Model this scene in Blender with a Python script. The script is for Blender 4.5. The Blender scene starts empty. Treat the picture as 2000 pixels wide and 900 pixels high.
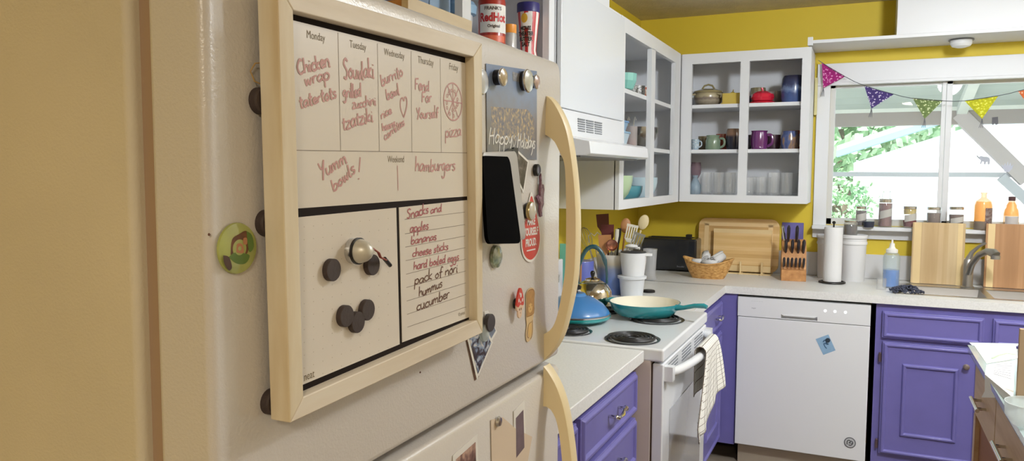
import bpy, bmesh, math, random
from mathutils import Matrix, Vector
random.seed(7)
SC = bpy.context.scene
COL = SC.collection
PI = math.pi

# ------------------------------------------------------------------ camera
F, YAW, PITCH, ROLL, PPX = 1484.86, math.radians(24.3838), math.radians(4.2569), math.radians(.267), 13.17
CAM = Vector((1.253, 0.0, 1.4706))
_fw = Vector((-math.sin(YAW)*math.cos(PITCH), math.cos(YAW)*math.cos(PITCH), -math.sin(PITCH)))
_rt = Vector((math.cos(YAW), math.sin(YAW), 0)); _up = _rt.cross(_fw)
RT = _rt*math.cos(ROLL)+_up*math.sin(ROLL); UPV = -_rt*math.sin(ROLL)+_up*math.cos(ROLL)
cd = bpy.data.cameras.new('camera'); cam = bpy.data.objects.new('camera', cd); COL.objects.link(cam)
cd.sensor_width = 36; cd.sensor_fit = 'HORIZONTAL'; cd.lens = F*36/2000; cd.shift_x = -PPX/2000; cd.clip_start = .02; cd.clip_end = 200
m = Matrix((RT, UPV, -_fw)).transposed().to_4x4(); m.translation = CAM; cam.matrix_world = m
SC.camera = cam

def U(u, v, ax, val):
    """point of a real plane (axis ax = val) measured from the photograph"""
    D = _fw+RT*((u-1000-PPX)/F)-UPV*((v-450)/F)
    return CAM+D*((val-CAM[ax])/D[ax])

# ------------------------------------------------------------------ mesh helpers
class MB:
    def __init__(s): s.v = []; s.f = []; s.m = []; s.uv = None
    def add(s, vs, fs, mi=0, T=None):
        n = len(s.v)
        for p in vs:
            p = Vector(p); s.v.append(T @ p if T is not None else p)
        for i, f in enumerate(fs):
            s.f.append([n+k for k in f]); s.m.append(mi[i] if isinstance(mi, list) else mi)
        return s
    def box(s, x0, x1, y0, y1, z0, z1, mi=0, T=None):
        return s.add([(x0,y0,z0),(x1,y0,z0),(x1,y1,z0),(x0,y1,z0),(x0,y0,z1),(x1,y0,z1),(x1,y1,z1),(x0,y1,z1)],
              [(0,3,2,1),(4,5,6,7),(0,1,5,4),(1,2,6,5),(2,3,7,6),(3,0,4,7)], mi, T)
    def prism(s, poly, h0, h1, mi=0, T=None, mside=None):
        n = len(poly); vs = [(x,y,h0) for x,y in poly]+[(x,y,h1) for x,y in poly]
        fs = [list(range(n))[::-1], [n+i for i in range(n)]]+[(i,(i+1)%n,n+(i+1)%n,n+i) for i in range(n)]
        return s.add(vs, fs, [mi, mi]+[mi if mside is None else mside]*n, T)
    def flat(s, poly, h=0, mi=0, T=None):
        return s.add([(x,y,h) for x,y in poly], [list(range(len(poly)))], mi, T)
    def lathe(s, prof, c=(0,0,0), mi=0, seg=28, T=None, sx=1, sy=1, a0=0, a1=2*PI):
        full = abs(a1-a0-2*PI) < 1e-6; k = seg if full else seg+1
        vs = []; idx = []
        for r, z in prof:
            if r < 1e-7: idx.append([len(vs)]*k); vs.append((c[0],c[1],c[2]+z))
            else:
                idx.append([len(vs)+j for j in range(k)])
                for j in range(k):
                    a = a0+(a1-a0)*j/seg
                    vs.append((c[0]+r*sx*math.cos(a), c[1]+r*sy*math.sin(a), c[2]+z))
        fs = []; ms = []
        for i in range(len(prof)-1):
            q = mi[i] if isinstance(mi, list) else mi
            for j in range(seg):
                j2 = (j+1) % k
                f = [idx[i][j], idx[i][j2], idx[i+1][j2], idx[i+1][j]]
                g = []
                for t in f:
                    if t not in g: g.append(t)
                if len(g) > 2: fs.append(g); ms.append(q)
        return s.add(vs, fs, ms, T)
    def tube(s, pts, r, seg=8, mi=0, T=None, closed=False, sx=1, sy=1):
        pts = [Vector(p) for p in pts]; n = len(pts); vs = []; prev = None
        for i, p in enumerate(pts):
            if closed: t = pts[(i+1) % n]-pts[i-1]
            else: t = pts[min(i+1, n-1)]-pts[max(i-1, 0)]
            t.normalize()
            if prev is None:
                a = Vector((0,0,1)) if abs(t.z) < .9 else Vector((1,0,0)); nx = t.cross(a).normalized()
            else: nx = (prev-t*prev.dot(t)).normalized()
            prev = nx; ny = t.cross(nx)
            rr = r[i] if isinstance(r, (list, tuple)) else r
            for j in range(seg):
                a = 2*PI*j/seg; vs.append(p+nx*(rr*sx*math.cos(a))+ny*(rr*sy*math.sin(a)))
        fs = []
        for i in range(n if closed else n-1):
            for j in range(seg):
                a = i*seg+j; b = i*seg+(j+1) % seg; i2 = (i+1) % n
                fs.append((a, b, i2*seg+(j+1) % seg, i2*seg+j))
        if not closed: fs += [list(range(seg))[::-1], [(n-1)*seg+j for j in range(seg)]]
        return s.add(vs, fs, mi, T)
    def ball(s, c, rx, ry=None, rz=None, mi=0, seg=16, T=None):
        ry = ry or rx; rz = rz or rx; n = seg//2
        prof = [(math.sin(PI*i/n), -math.cos(PI*i/n)) for i in range(n+1)]
        b = MB(); b.lathe(prof, (0,0,0), 0, seg)
        M = Matrix.Translation(c) @ Matrix.Diagonal((rx, ry, rz, 1))
        return s.add(b.v, b.f, mi, (T @ M) if T is not None else M)
    def ribbon(s, pts, w, mi=0, T=None, h=0):
        pts = [Vector((p[0], p[1])) for p in pts]; n = len(pts); L = []; R = []
        for i, p in enumerate(pts):
            t = pts[min(i+1, n-1)]-pts[max(i-1, 0)]
            if t.length < 1e-9: t = Vector((1, 0))
            t.normalize(); q = Vector((-t.y, t.x))*(w/2)
            L.append(p+q); R.append(p-q)
        vs = [(p.x,p.y,h+k*6e-6) for k, p in enumerate(L)]+[(p.x,p.y,h+k*6e-6) for k, p in enumerate(R)]
        return s.add(vs, [(n+i, n+i+1, i+1, i) for i in range(n-1)], mi, T)
    def ring(s, x0, x1, y0, y1, w, h, mi=0, T=None):
        """raised rectangular moulding with sloping sides"""
        b = w*.28; prof = [(0,0), (b,h), (w-b,h), (w,0)]; vs = []
        for d, z in prof: vs += [(x0+d,y0+d,z),(x1-d,y0+d,z),(x1-d,y1-d,z),(x0+d,y1-d,z)]
        fs = [(i*4+j, i*4+(j+1) % 4, i*4+4+(j+1) % 4, i*4+4+j) for i in range(3) for j in range(4)]
        return s.add(vs, fs, mi, T)

def FR(y, z, x, rot=0):      # frame of a surface that faces +x: local x -> +y, local y -> +z, out -> +x
    return Matrix.Translation((x, y, z)) @ Matrix(((0,0,1,0),(1,0,0,0),(0,1,0,0),(0,0,0,1))) @ Matrix.Rotation(rot, 4, 'Z')
def FB(x, z, y, rot=0):      # frame of a surface that faces -y: local x -> +x, local y -> +z, out -> -y
    return Matrix.Translation((x, y, z)) @ Matrix(((1,0,0,0),(0,0,-1,0),(0,1,0,0),(0,0,0,1))) @ Matrix.Rotation(rot, 4, 'Z')
def TR(x, y, z, rz=0): return Matrix.Translation((x, y, z)) @ Matrix.Rotation(rz, 4, 'Z')

def link(name, mb, mats, parent=None, loc=(0,0,0), bevel=0, smooth=True, ang=.6, local=False, sub=0, solid=0):
    me = bpy.data.meshes.new(name)
    off = Vector((0,0,0)) if local else (Vector(parent['_o']) if parent is not None and '_o' in parent else Vector(loc))
    me.from_pydata([tuple(p-off) for p in mb.v], [], mb.f)
    if not isinstance(mats, (list, tuple)): mats = [mats]
    for q in mats: me.materials.append(q)
    me.polygons.foreach_set('material_index', mb.m)
    bm = bmesh.new(); bm.from_mesh(me)
    bmesh.ops.recalc_face_normals(bm, faces=bm.faces)
    for f in bm.faces: f.smooth = smooth
    for e in bm.edges:
        if len(e.link_faces) == 2 and e.calc_face_angle(0) > ang: e.smooth = False
    bm.to_mesh(me); bm.free()
    o = bpy.data.objects.new(name, me); COL.objects.link(o)
    if parent is not None: o.parent = parent
    else: o.location = loc
    o['_o'] = tuple(off)
    if solid:
        q = o.modifiers.new('solid', 'SOLIDIFY'); q.thickness = solid; q.offset = 0
    if sub:
        q = o.modifiers.new('sub', 'SUBSURF'); q.levels = sub; q.render_levels = sub
    if bevel:
        q = o.modifiers.new('bevel', 'BEVEL'); q.width = bevel; q.segments = 3; q.limit_method = 'ANGLE'; q.angle_limit = .7
        q.use_clamp_overlap = True; q.harden_normals = True
    if bevel: 
        for e in me.edges: e.use_edge_sharp = False
    return o
def thing(name, label, cat, loc=(0,0,0), group=None):
    o = bpy.data.objects.new(name, None); COL.objects.link(o); o.location = loc; o.empty_display_size = .05
    o['label'] = label; o['category'] = cat; o['_o'] = tuple(loc)
    if group: o['group'] = group
    return o
def part(name, mb, mats, parent, label=None, **k):
    if any(abs(c) > 1e-9 for c in (parent.location)) and parent.parent is not None: pass
    o = link(name, mb, mats, parent, **k)
    if label: o['label'] = label
    return o
def solo(name, mb, mats, label, cat, loc=(0,0,0), group=None, **k):
    o = link(name, mb, mats, None, loc, **k); o['label'] = label; o['category'] = cat
    if group: o['group'] = group
    return o
def struct(name, mb, mats, **k):
    o = link(name, mb, mats, None, (0,0,0), **k); o['kind'] = 'structure'; return o
def mc(vs):
    lo = Vector((min(p.x for p in vs), min(p.y for p in vs), min(p.z for p in vs)))
    hi = Vector((max(p.x for p in vs), max(p.y for p in vs), max(p.z for p in vs)))
    return ((lo.x+hi.x)/2, (lo.y+hi.y)/2, lo.z)
def solo_c(name, mb, mats, label, cat, group=None, **k):   # origin at the middle of its own base
    return solo(name, mb, mats, label, cat, mc(mb.v), group, **k)

# ------------------------------------------------------------------ materials
def srgb(r, g, b):
    f = lambda c: (c/255/12.92) if c/255 <= .04045 else ((c/255+.055)/1.055)**2.4
    return (f(r), f(g), f(b), 1)
MATS = {}
def mat(name, col, rough=.5, metal=0, bump=0, bscale=60, var=0, vscale=8, trans=0, ior=1.45, emit=0, coat=0, spec=.5, alpha=1, stretch=None, bdist=.002):
    if name in MATS: return MATS[name]
    M = bpy.data.materials.new(name); M.use_nodes = True; nt = M.node_tree; b = nt.nodes['Principled BSDF']
    c = srgb(*col) if max(col) > 1 else (*col, 1)
    b.inputs['Base Color'].default_value = c; b.inputs['Roughness'].default_value = rough; b.inputs['Metallic'].default_value = metal
    b.inputs['Specular IOR Level'].default_value = spec
    if trans: b.inputs['Transmission Weight'].default_value = trans; b.inputs['IOR'].default_value = ior
    if coat: b.inputs['Coat Weight'].default_value = coat; b.inputs['Coat Roughness'].default_value = .08
    if emit: b.inputs['Emission Color'].default_value = c; b.inputs['Emission Strength'].default_value = emit
    if alpha < 1: b.inputs['Alpha'].default_value = alpha
    tc = nt.nodes.new('ShaderNodeTexCoord'); src = tc.outputs['Object']
    if stretch:
        mp = nt.nodes.new('ShaderNodeMapping'); mp.inputs['Scale'].default_value = stretch
        nt.links.new(src, mp.inputs['Vector']); src = mp.outputs['Vector']
    if var:
        n = nt.nodes.new('ShaderNodeTexNoise'); n.inputs['Scale'].default_value = vscale; n.inputs['Detail'].default_value = 4
        nt.links.new(src, n.inputs['Vector'])
        r = nt.nodes.new('ShaderNodeMapRange'); r.inputs['From Min'].default_value = .3; r.inputs['From Max'].default_value = .7
        r.inputs['To Min'].default_value = 1-var; r.inputs['To Max'].default_value = 1+var*.4
        nt.links.new(n.outputs['Fac'], r.inputs['Value'])
        mx = nt.nodes.new('ShaderNodeMix'); mx.data_type = 'RGBA'; mx.blend_type = 'MULTIPLY'; mx.inputs[0].default_value = 1
        mx.inputs[6].default_value = c; nt.links.new(r.outputs['Result'], mx.inputs[7]); nt.links.new(mx.outputs[2], b.inputs['Base Color'])
    if bump:
        n = nt.nodes.new('ShaderNodeTexNoise'); n.inputs['Scale'].default_value = bscale; n.inputs['Detail'].default_value = 2
        nt.links.new(src, n.inputs['Vector'])
        bp = nt.nodes.new('ShaderNodeBump'); bp.inputs['Strength'].default_value = bump; bp.inputs['Distance'].default_value = bdist
        nt.links.new(n.outputs['Fac'], bp.inputs['Height']); nt.links.new(bp.outputs['Normal'], b.inputs['Normal'])
    MATS[name] = M; return M
def mat_ramp(name, stops, scale=5, stretch=(1,1,1), rough=.5, detail=4, strips=None, kind='noise', coat=0, metal=0, bump=0, distort=0):
    """noise through a colour ramp; strips=(axis,width) adds glued lamellas"""
    M = bpy.data.materials.new(name); M.use_nodes = True; nt = M.node_tree; N = nt.nodes; Lk = nt.links; b = N['Principled BSDF']
    b.inputs['Roughness'].default_value = rough; b.inputs['Coat Weight'].default_value = coat; b.inputs['Metallic'].default_value = metal
    tc = N.new('ShaderNodeTexCoord'); mp = N.new('ShaderNodeMapping'); mp.inputs['Scale'].default_value = stretch
    Lk.new(tc.outputs['Object'], mp.inputs['Vector'])
    if kind == 'noise':
        n = N.new('ShaderNodeTexNoise'); n.inputs['Scale'].default_value = scale; n.inputs['Detail'].default_value = detail
        n.inputs['Distortion'].default_value = distort; out = n.outputs['Fac']
    elif kind == 'voronoi':
        n = N.new('ShaderNodeTexVoronoi'); n.inputs['Scale'].default_value = scale; out = n.outputs['Distance']
    else:
        n = N.new('ShaderNodeTexWave'); n.inputs['Scale'].default_value = scale; n.inputs['Distortion'].default_value = distort; out = n.outputs['Fac']
    Lk.new(mp.outputs['Vector'], n.inputs['Vector'])
    if strips:
        sx = N.new('ShaderNodeSeparateXYZ'); Lk.new(tc.outputs['Object'], sx.inputs[0])
        d = N.new('ShaderNodeMath'); d.operation = 'DIVIDE'; Lk.new(sx.outputs[strips[0]], d.inputs[0]); d.inputs[1].default_value = strips[1]
        fl = N.new('ShaderNodeMath'); fl.operation = 'FLOOR'; Lk.new(d.outputs[0], fl.inputs[0])
        wn = N.new('ShaderNodeTexWhiteNoise'); wn.noise_dimensions = '1D'; Lk.new(fl.outputs[0], wn.inputs['W'])
        mx = N.new('ShaderNodeMath'); mx.operation = 'MULTIPLY_ADD'; Lk.new(wn.outputs['Value'], mx.inputs[0]); mx.inputs[1].default_value = .35
        s2 = N.new('ShaderNodeMath'); s2.operation = 'MULTIPLY'; Lk.new(out, s2.inputs[0]); s2.inputs[1].default_value = .65
        Lk.new(s2.outputs[0], mx.inputs[2]); out = mx.outputs[0]
    cr = N.new('ShaderNodeValToRGB'); e = cr.color_ramp.elements
    e[0].position = stops[0][0]; e[0].color = srgb(*stops[0][1]); e[1].position = stops[-1][0]; e[1].color = srgb(*stops[-1][1])
    for p, c in stops[1:-1]:
        q = e.new(p); q.color = srgb(*c)
    Lk.new(out, cr.inputs[0]); Lk.new(cr.outputs[0], b.inputs['Base Color'])
    if bump:
        bp = N.new('ShaderNodeBump'); bp.inputs['Strength'].default_value = bump; bp.inputs['Distance'].default_value = .002
        Lk.new(out, bp.inputs['Height']); Lk.new(bp.outputs['Normal'], b.inputs['Normal'])
    return M
def mat_stack(name, axis, stops, lo, hi, rough=.3, noise=.15, nscale=30, coat=.3):
    """glaze bands along an axis of the object, edges wobbled by noise"""
    M = bpy.data.materials.new(name); M.use_nodes = True; nt = M.node_tree; N = nt.nodes; Lk = nt.links; b = N['Principled BSDF']
    b.inputs['Roughness'].default_value = rough; b.inputs['Coat Weight'].default_value = coat
    tc = N.new('ShaderNodeTexCoord'); sx = N.new('ShaderNodeSeparateXYZ'); Lk.new(tc.outputs['Object'], sx.inputs[0])
    r = N.new('ShaderNodeMapRange'); r.inputs['From Min'].default_value = lo; r.inputs['From Max'].default_value = hi; Lk.new(sx.outputs[axis], r.inputs['Value'])
    n = N.new('ShaderNodeTexNoise'); n.inputs['Scale'].default_value = nscale; Lk.new(tc.outputs['Object'], n.inputs['Vector'])
    ma = N.new('ShaderNodeMath'); ma.operation = 'MULTIPLY_ADD'; Lk.new(n.outputs['Fac'], ma.inputs[0]); ma.inputs[1].default_value = noise; Lk.new(r.outputs[0], ma.inputs[2])
    sb = N.new('ShaderNodeMath'); sb.operation = 'SUBTRACT'; Lk.new(ma.outputs[0], sb.inputs[0]); sb.inputs[1].default_value = noise/2
    cr = N.new('ShaderNodeValToRGB'); e = cr.color_ramp.elements
    e[0].position = stops[0][0]; e[0].color = srgb(*stops[0][1]); e[1].position = stops[-1][0]; e[1].color = srgb(*stops[-1][1])
    for p, c in stops[1:-1]:
        q = e.new(p); q.color = srgb(*c)
    Lk.new(sb.outputs[0], cr.inputs[0]); Lk.new(cr.outputs[0], b.inputs['Base Color']); return M
def mat_glass(name, tint=(1,1,1), rough=.02, a=.25, refl=.12):
    """thin glass: mostly see-through with a fresnel sheen"""
    M = bpy.data.materials.new(name); M.use_nodes = True; nt = M.node_tree; N = nt.nodes; Lk = nt.links
    out = N['Material Output']; N.remove(N['Principled BSDF'])
    tr = N.new('ShaderNodeBsdfTransparent'); tr.inputs[0].default_value = (*tint, 1)
    gl = N.new('ShaderNodeBsdfGlossy'); gl.inputs['Roughness'].default_value = rough
    df = N.new('ShaderNodeBsdfDiffuse'); df.inputs[0].default_value = (.93*tint[0], .95*tint[1], .95*tint[2], 1)
    fr = N.new('ShaderNodeLayerWeight'); fr.inputs[0].default_value = .35
    m1 = N.new('ShaderNodeMixShader'); m1.inputs[0].default_value = a; Lk.new(tr.outputs[0], m1.inputs[1]); Lk.new(df.outputs[0], m1.inputs[2])
    ma = N.new('ShaderNodeMath'); ma.operation = 'MULTIPLY_ADD'; ma.inputs[1].default_value = .22; ma.inputs[2].default_value = refl*.2; Lk.new(fr.outputs['Fresnel'], ma.inputs[0])
    m2 = N.new('ShaderNodeMixShader'); Lk.new(ma.outputs[0], m2.inputs[0]); Lk.new(m1.outputs[0], m2.inputs[1]); Lk.new(gl.outputs[0], m2.inputs[2])
    Lk.new(m2.outputs[0], out.inputs[0]); return M

fridge_m = mat('fridge_enamel', (211,206,202), .28, coat=.3, bump=.35, bscale=360, bdist=.0012, var=.03, vscale=3)
fridge_side_m = mat('fridge_side', (216,206,184), .6, bump=.35, bscale=350, bdist=.0012, var=.06, vscale=6)
gasket_m = mat('gasket', (168,142,118), .7)
handle_m = mat('handle_cream', (238,220,178), .4, var=.04, vscale=9)
ash_m = mat_ramp('pale_ash', [(.3,(212,198,176)),(.5,(224,212,194)),(.7,(232,224,210))], 6, (6,.8,6), .55, 5)
ash_v = mat_ramp('pale_ash_upright', [(.3,(206,186,150)),(.5,(220,206,178)),(.7,(230,220,198))], 6, (6,6,.8), .55, 5)
blackboard_m = mat('black_sheet', (30,20,17), .7, spec=.15)
board_m = mat('board_white', (222,214,204), .35, var=.02)
ink_red = mat('ink_red', (200,152,148), .6)
ink_wine = mat('ink_wine', (176,100,106), .6)
ink_brown = mat('ink_brown', (104,68,52), .6)
ink_line = mat('ink_line', (140,128,116), .6)
print_m = mat('print_ink', (118,104,78), .6)
black_m = mat('black_plastic', (22,20,20), .4)
magnet_m = mat('ferrite', (62,50,48), .6, bump=.2, bscale=300)
white_m = mat('paint_white', (222,224,228), .42, var=.02, vscale=3)
whiteapp = mat('appliance_white', (226,228,232), .25, coat=.3)
purple_m = mat('paint_purple', (113,108,176), .38, var=.05, vscale=14, coat=.15)
yellow_m = mat('paint_yellow', (222,196,56), .6, var=.04, vscale=3, bump=.1, bscale=200)
ceil_m = mat('ceiling', (212,200,176), .9, bump=.8, bscale=90, var=.1, vscale=14, bdist=.006)
lam_m = mat_ramp('laminate', [(.35,(220,220,219)),(.5,(226,226,225)),(.7,(230,230,229))], 160, (1,1,1), .35, 2)
floor_m = mat_ramp('floor_vinyl', [(.3,(120,108,96)),(.6,(158,146,132))], 6, (1,1,1), .5)
steel_m = mat('steel', (190,188,184), .28, 1, var=.05)
steel_b = mat('steel_brushed', (176,174,172), .38, 1)
chrome_m = mat('chrome', (215,215,215), .12, 1)
coil_m = mat('coil', (40,38,40), .45, .3)
drip_m = mat('drip_pan', (95,95,98), .25, .9)
glass_m = mat_glass('clear_glass', (1,1,1), a=.09)
glassg_m = mat_glass('tumbler_glass', (1,1,1), a=.10)
pane_m = mat_glass('window_glass', (.96,.98,.98), a=.035, refl=.05)
glasslid = mat_glass('lid_glass', (.9,.95,.95), a=.3)
teal_m = mat('enamel_teal', (38,138,148), .25, coat=.5)
cream_m = mat('enamel_cream', (232,226,208), .3, coat=.3)
blue_m = mat('enamel_blue', (62,122,184), .3, coat=.4)
bamboo_h = mat_ramp('bamboo_across', [(.2,(196,152,92)),(.5,(216,178,118)),(.8,(232,202,148))], 4, (.6,6,10), .5, 4, (2,.02))
bamboo_v = mat_ramp('bamboo_upright', [(.2,(182,152,108)),(.5,(200,172,130)),(.8,(212,190,150))], 4, (10,6,.6), .5, 4, (0,.022))
bamboo_p = mat('bamboo_pale', (226,200,150), .5, var=.06, vscale=12)
wood_m = mat_ramp('oak', [(.3,(170,116,66)),(.6,(196,142,88)),(.8,(208,158,104))], 5, (8,1,8), .5)
woodl_m = mat_ramp('island_wood', [(.3,(186,152,112)),(.6,(204,174,136))], 4, (8,.6,8), .5)
woodd_m = mat('island_inside', (146,88,42), .6, var=.1)
wicker_m = mat_ramp('wicker', [(.2,(150,102,48)),(.5,(200,152,88)),(.8,(222,182,120))], 60, (1,1,2.2), .6, 2, bump=.8)
terry_m = mat('terry_white', (228,228,230), .95, bump=.8, bscale=500)
paper_m = mat('paper', (224,222,216), .8)
outwhite = mat('siding', (238,238,240), .7)
red_m = mat('sauce_red', (168,44,30), .3, coat=.3)
plainred = mat('red', (206,64,52), .4)
white_l = mat('label_white', (232,230,226), .5)
orange_m = mat('cap_orange', (232,154,60), .4)
navy_m = mat('navy', (48,44,110), .4)
darkp = mat('photo_dark', (60,50,56), .35)
silver_m = mat('silver_rim', (205,205,205), .2, .9)
grayrim = mat('gray_rim', (170,166,160), .4)

# ------------------------------------------------------------------ writing
def fontmesh(mb, text, size, T, mi=0, align='CENTER', bold=0, sx=1):
    cu = bpy.data.curves.new('t', 'FONT'); cu.body = text; cu.size = size; cu.align_x = align; cu.align_y = 'CENTER'; cu.resolution_u = 3; cu.offset = bold
    o = bpy.data.objects.new('t', cu); COL.objects.link(o); dg = bpy.context.evaluated_depsgraph_get()
    me = o.evaluated_get(dg).to_mesh()
    S = Matrix.Diagonal((sx,1,1,1))
    mb.add([v.co.copy() for v in me.vertices], [list(p.vertices) for p in me.polygons], mi, T @ S)
    o.evaluated_get(dg).to_mesh_clear(); bpy.data.objects.remove(o); bpy.data.curves.remove(cu)
G = {
'a':(1.0,[[(.8,.9),(.4,1),(.05,.5),(.3,0),(.72,.4),(.8,.95),(.8,.2),(1.0,.05)]]),
'b':(.95,[[(.1,2),(.08,1),(.1,0)],[(.1,.5),(.5,1),(.85,.5),(.5,0),(.1,.15)]]),
'c':(.85,[[(.75,.85),(.4,1),(.05,.5),(.35,0),(.8,.15)]]),
'd':(1.0,[[(.75,.85),(.35,1),(.05,.45),(.35,0),(.75,.5)],[(.8,2),(.78,1),(.8,.1),(.95,0)]]),
'e':(.9,[[(.05,.5),(.7,.6),(.5,1),(.1,.65),(.3,0),(.85,.2)]]),
'f':(.75,[[(.75,1.8),(.45,2),(.3,1.3),(.3,-.2)],[(0,.95),(.65,1)]]),
'g':(.95,[[(.75,.9),(.35,1),(.05,.5),(.4,.1),(.75,.7),(.75,-.6),(.4,-1),(.05,-.7)]]),
'h':(.95,[[(.1,2),(.1,1),(.1,0)],[(.1,.5),(.5,1),(.75,.6),(.8,0)]]),
'i':(.42,[[(.15,1),(.15,.1),(.35,0)],[(.15,1.4),(.2,1.5)]]),
'k':(.85,[[(.1,2),(.1,0)],[(.7,1),(.15,.45),(.75,0)]]),
'l':(.42,[[(.12,2),(.1,.1),(.32,0)]]),
'm':(1.3,[[(.05,1),(.08,0)],[(.08,.6),(.35,1),(.5,.6),(.52,0)],[(.54,.6),(.85,1),(1.02,.6),(1.05,0),(1.2,.05)]]),
'n':(.95,[[(.05,1),(.08,0)],[(.08,.6),(.5,1),(.75,.6),(.78,0),(.92,.05)]]),
'o':(.9,[[(.4,1),(.05,.5),(.4,0),(.8,.5),(.4,1),(.6,1)]]),
'p':(.95,[[(.1,1),(.08,0),(.1,-1)],[(.1,.7),(.5,1),(.85,.5),(.5,0),(.1,.2)]]),
'r':(.7,[[(.08,1),(.1,0)],[(.1,.5),(.3,.95),(.65,.95)]]),
's':(.75,[[(.65,.9),(.3,1),(.15,.7),(.6,.35),(.4,0),(.05,.1)]]),
't':(.68,[[(.3,1.8),(.28,.9),(.32,.1),(.6,0)],[(0,1.15),(.62,1.2)]]),
'u':(.95,[[(.08,1),(.1,.25),(.4,0),(.7,.4),(.72,1)],[(.72,1),(.75,.1),(.92,0)]]),
'v':(.8,[[(.05,1),(.35,0),(.7,1)]]),
'w':(1.15,[[(.05,1),(.25,0),(.5,.8),(.72,0),(1,1)]]),
'y':(.85,[[(.05,1),(.15,.4),(.4,.2),(.7,1)],[(.7,1),(.62,-.3),(.2,-1)]]),
'z':(.85,[[(.05,1),(.7,1),(.05,0),(.8,0)]]),
'C':(1.2,[[(1,1.7),(.6,2),(.1,1),(.5,0),(1.15,.3)]]),
'S':(1.0,[[(.9,1.7),(.5,2),(.15,1.5),(.75,.7),(.5,0),(.05,.2)]]),
'F':(1.0,[[(.15,2),(.15,0)],[(.1,2),(.9,2.05)],[(.15,1.1),(.7,1.1)]]),
'Y':(.95,[[(0,2),(.4,1.1),(.9,2)],[(.9,2),(.55,.8),(.3,-.2)]]),
'H':(1.25,[[(.2,2.1),(.1,1),(.15,-.1)],[(1,2.1),(.95,1),(1,-.1)],[(.1,1),(.95,1.1)]]),
'!':(.5,[[(.3,2.2),(.25,.7)],[(.24,.1),(.26,-.05)]]), ' ':(.6,[]), '&':(.9,[[(.05,.4),(.6,1),(.3,1),(.2,0),(.7,.5)]]),
}
def smooth(p, k=5):
    if len(p) < 3: return p
    out = []
    for i in range(len(p)-1):
        a = p[max(i-1,0)]; b = p[i]; c = p[i+1]; d = p[min(i+2,len(p)-1)]
        for j in range(k):
            t = j/k; out.append(tuple(.5*((2*b[q])+(-a[q]+c[q])*t+(2*a[q]-5*b[q]+4*c[q]-d[q])*t*t+(-a[q]+3*b[q]-3*c[q]+d[q])*t**3) for q in (0,1)))
    out.append(p[-1]); return out
def hand(mb, text, p0, p1, xh, w, mi=0, T=None, h=0, slant=.1):
    p0 = Vector(p0); p1 = Vector(p1); tot = sum(G[c][0] for c in text); e = (p1-p0)/tot; up = Vector((-e.y, e.x)).normalized()*xh
    x = 0; ns = 0
    for c in text:
        adv, st = G[c]; jy = random.uniform(-.1,.1); js = random.uniform(.9,1.12)
        for s in st:
            pts = [(px+slant*py+x, py*js+jy) for px, py in smooth(s)]
            mb.ribbon([(p0+e*a+up*b) for a, b in pts], w*random.uniform(1.0,1.2), mi, T, h+ns*4e-5); ns = (ns+1) % 6
        x += adv
exec_parts = []
# ================================================================== THE ROOM
YB, CEI = 4.525, 2.39
WX1 = 3.3; YS = -2.4
b = MB(); b.box(-.12, WX1+.1, YS-.1, YB+.12, -.06, 0); struct('floor', b, floor_m)
b = MB(); b.box(-.12, WX1+.1, YS-.1, YB+.12, CEI, CEI+.08); struct('ceiling', b, ceil_m)
b = MB(); b.box(-.12, 0, YS, YB, 0, CEI); struct('wall_left', b, yellow_m)
b = MB(); b.box(WX1, WX1+.1, YS, YB, 0, CEI); struct('wall_right', b, mat('wall_cream', (214,202,178), .7))
b = MB(); b.box(-.12, WX1+.1, YS-.1, YS, 0, CEI); struct('wall_front', b, mat('wall_cream', (214,202,178), .7))
# back wall with the window opening
WA, WB_, WZ0, WZ1 = 1.06, 2.32, 1.20, 1.985
b = MB()
b.box(0, WA, YB, YB+.12, 0, CEI); b.box(WB_, WX1, YB, YB+.12, 0, CEI)
b.box(WA, WB_, YB, YB+.12, 0, WZ0); b.box(WA, WB_, YB, YB+.12, WZ1, CEI); struct('wall_back', b, yellow_m)
# window: casing, sill, sashes, panes
win = bpy.data.objects.new('window_1', None); COL.objects.link(win); win['kind'] = 'structure'; win['_o'] = (0,0,0)
b = MB()
b.box(1.0, 1.068, YB-.018, YB, 1.13, 2.075); b.box(2.31, 2.38, YB-.018, YB, 1.13, 2.075)
b.box(1.0, 2.38, YB-.02, YB, 1.965, 2.075); b.box(1.0, 2.38, YB-.026, YB, 1.957, 1.973)
part('window_casing', b, white_m, win, bevel=.003)
b = MB(); b.box(1.0, 2.38, YB-.085, YB+.10, 1.178, 1.198); b.box(1.0, 2.38, YB-.02, YB, 1.128, 1.178)
part('window_sill', b, white_m, win, bevel=.003)
sash = MB()
for x0, x1, y in ((1.066, 1.655, YB+.03), (1.625, 2.31, YB+.06)):
    sash.box(x0, x1, y, y+.03, 1.198, 1.235); sash.box(x0, x1, y, y+.03, 1.945, 1.975)
    sash.box(x0, x0+.028, y, y+.03, 1.2, 1.97); sash.box(x1-.028, x1, y, y+.03, 1.2, 1.97)
sash.box(1.605, 1.625, YB+.02, YB+.03, 1.2, 1.97)
part('window_sash', sash, mat('vinyl', (214,216,220), .4), win, bevel=.002)
b = MB(); b.box(1.09, 1.63, YB+.043, YB+.046, 1.23, 1.95); b.box(1.65, 2.29, YB+.073, YB+.076, 1.23, 1.95)
part('window_pane', b, pane_m, win)
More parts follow.
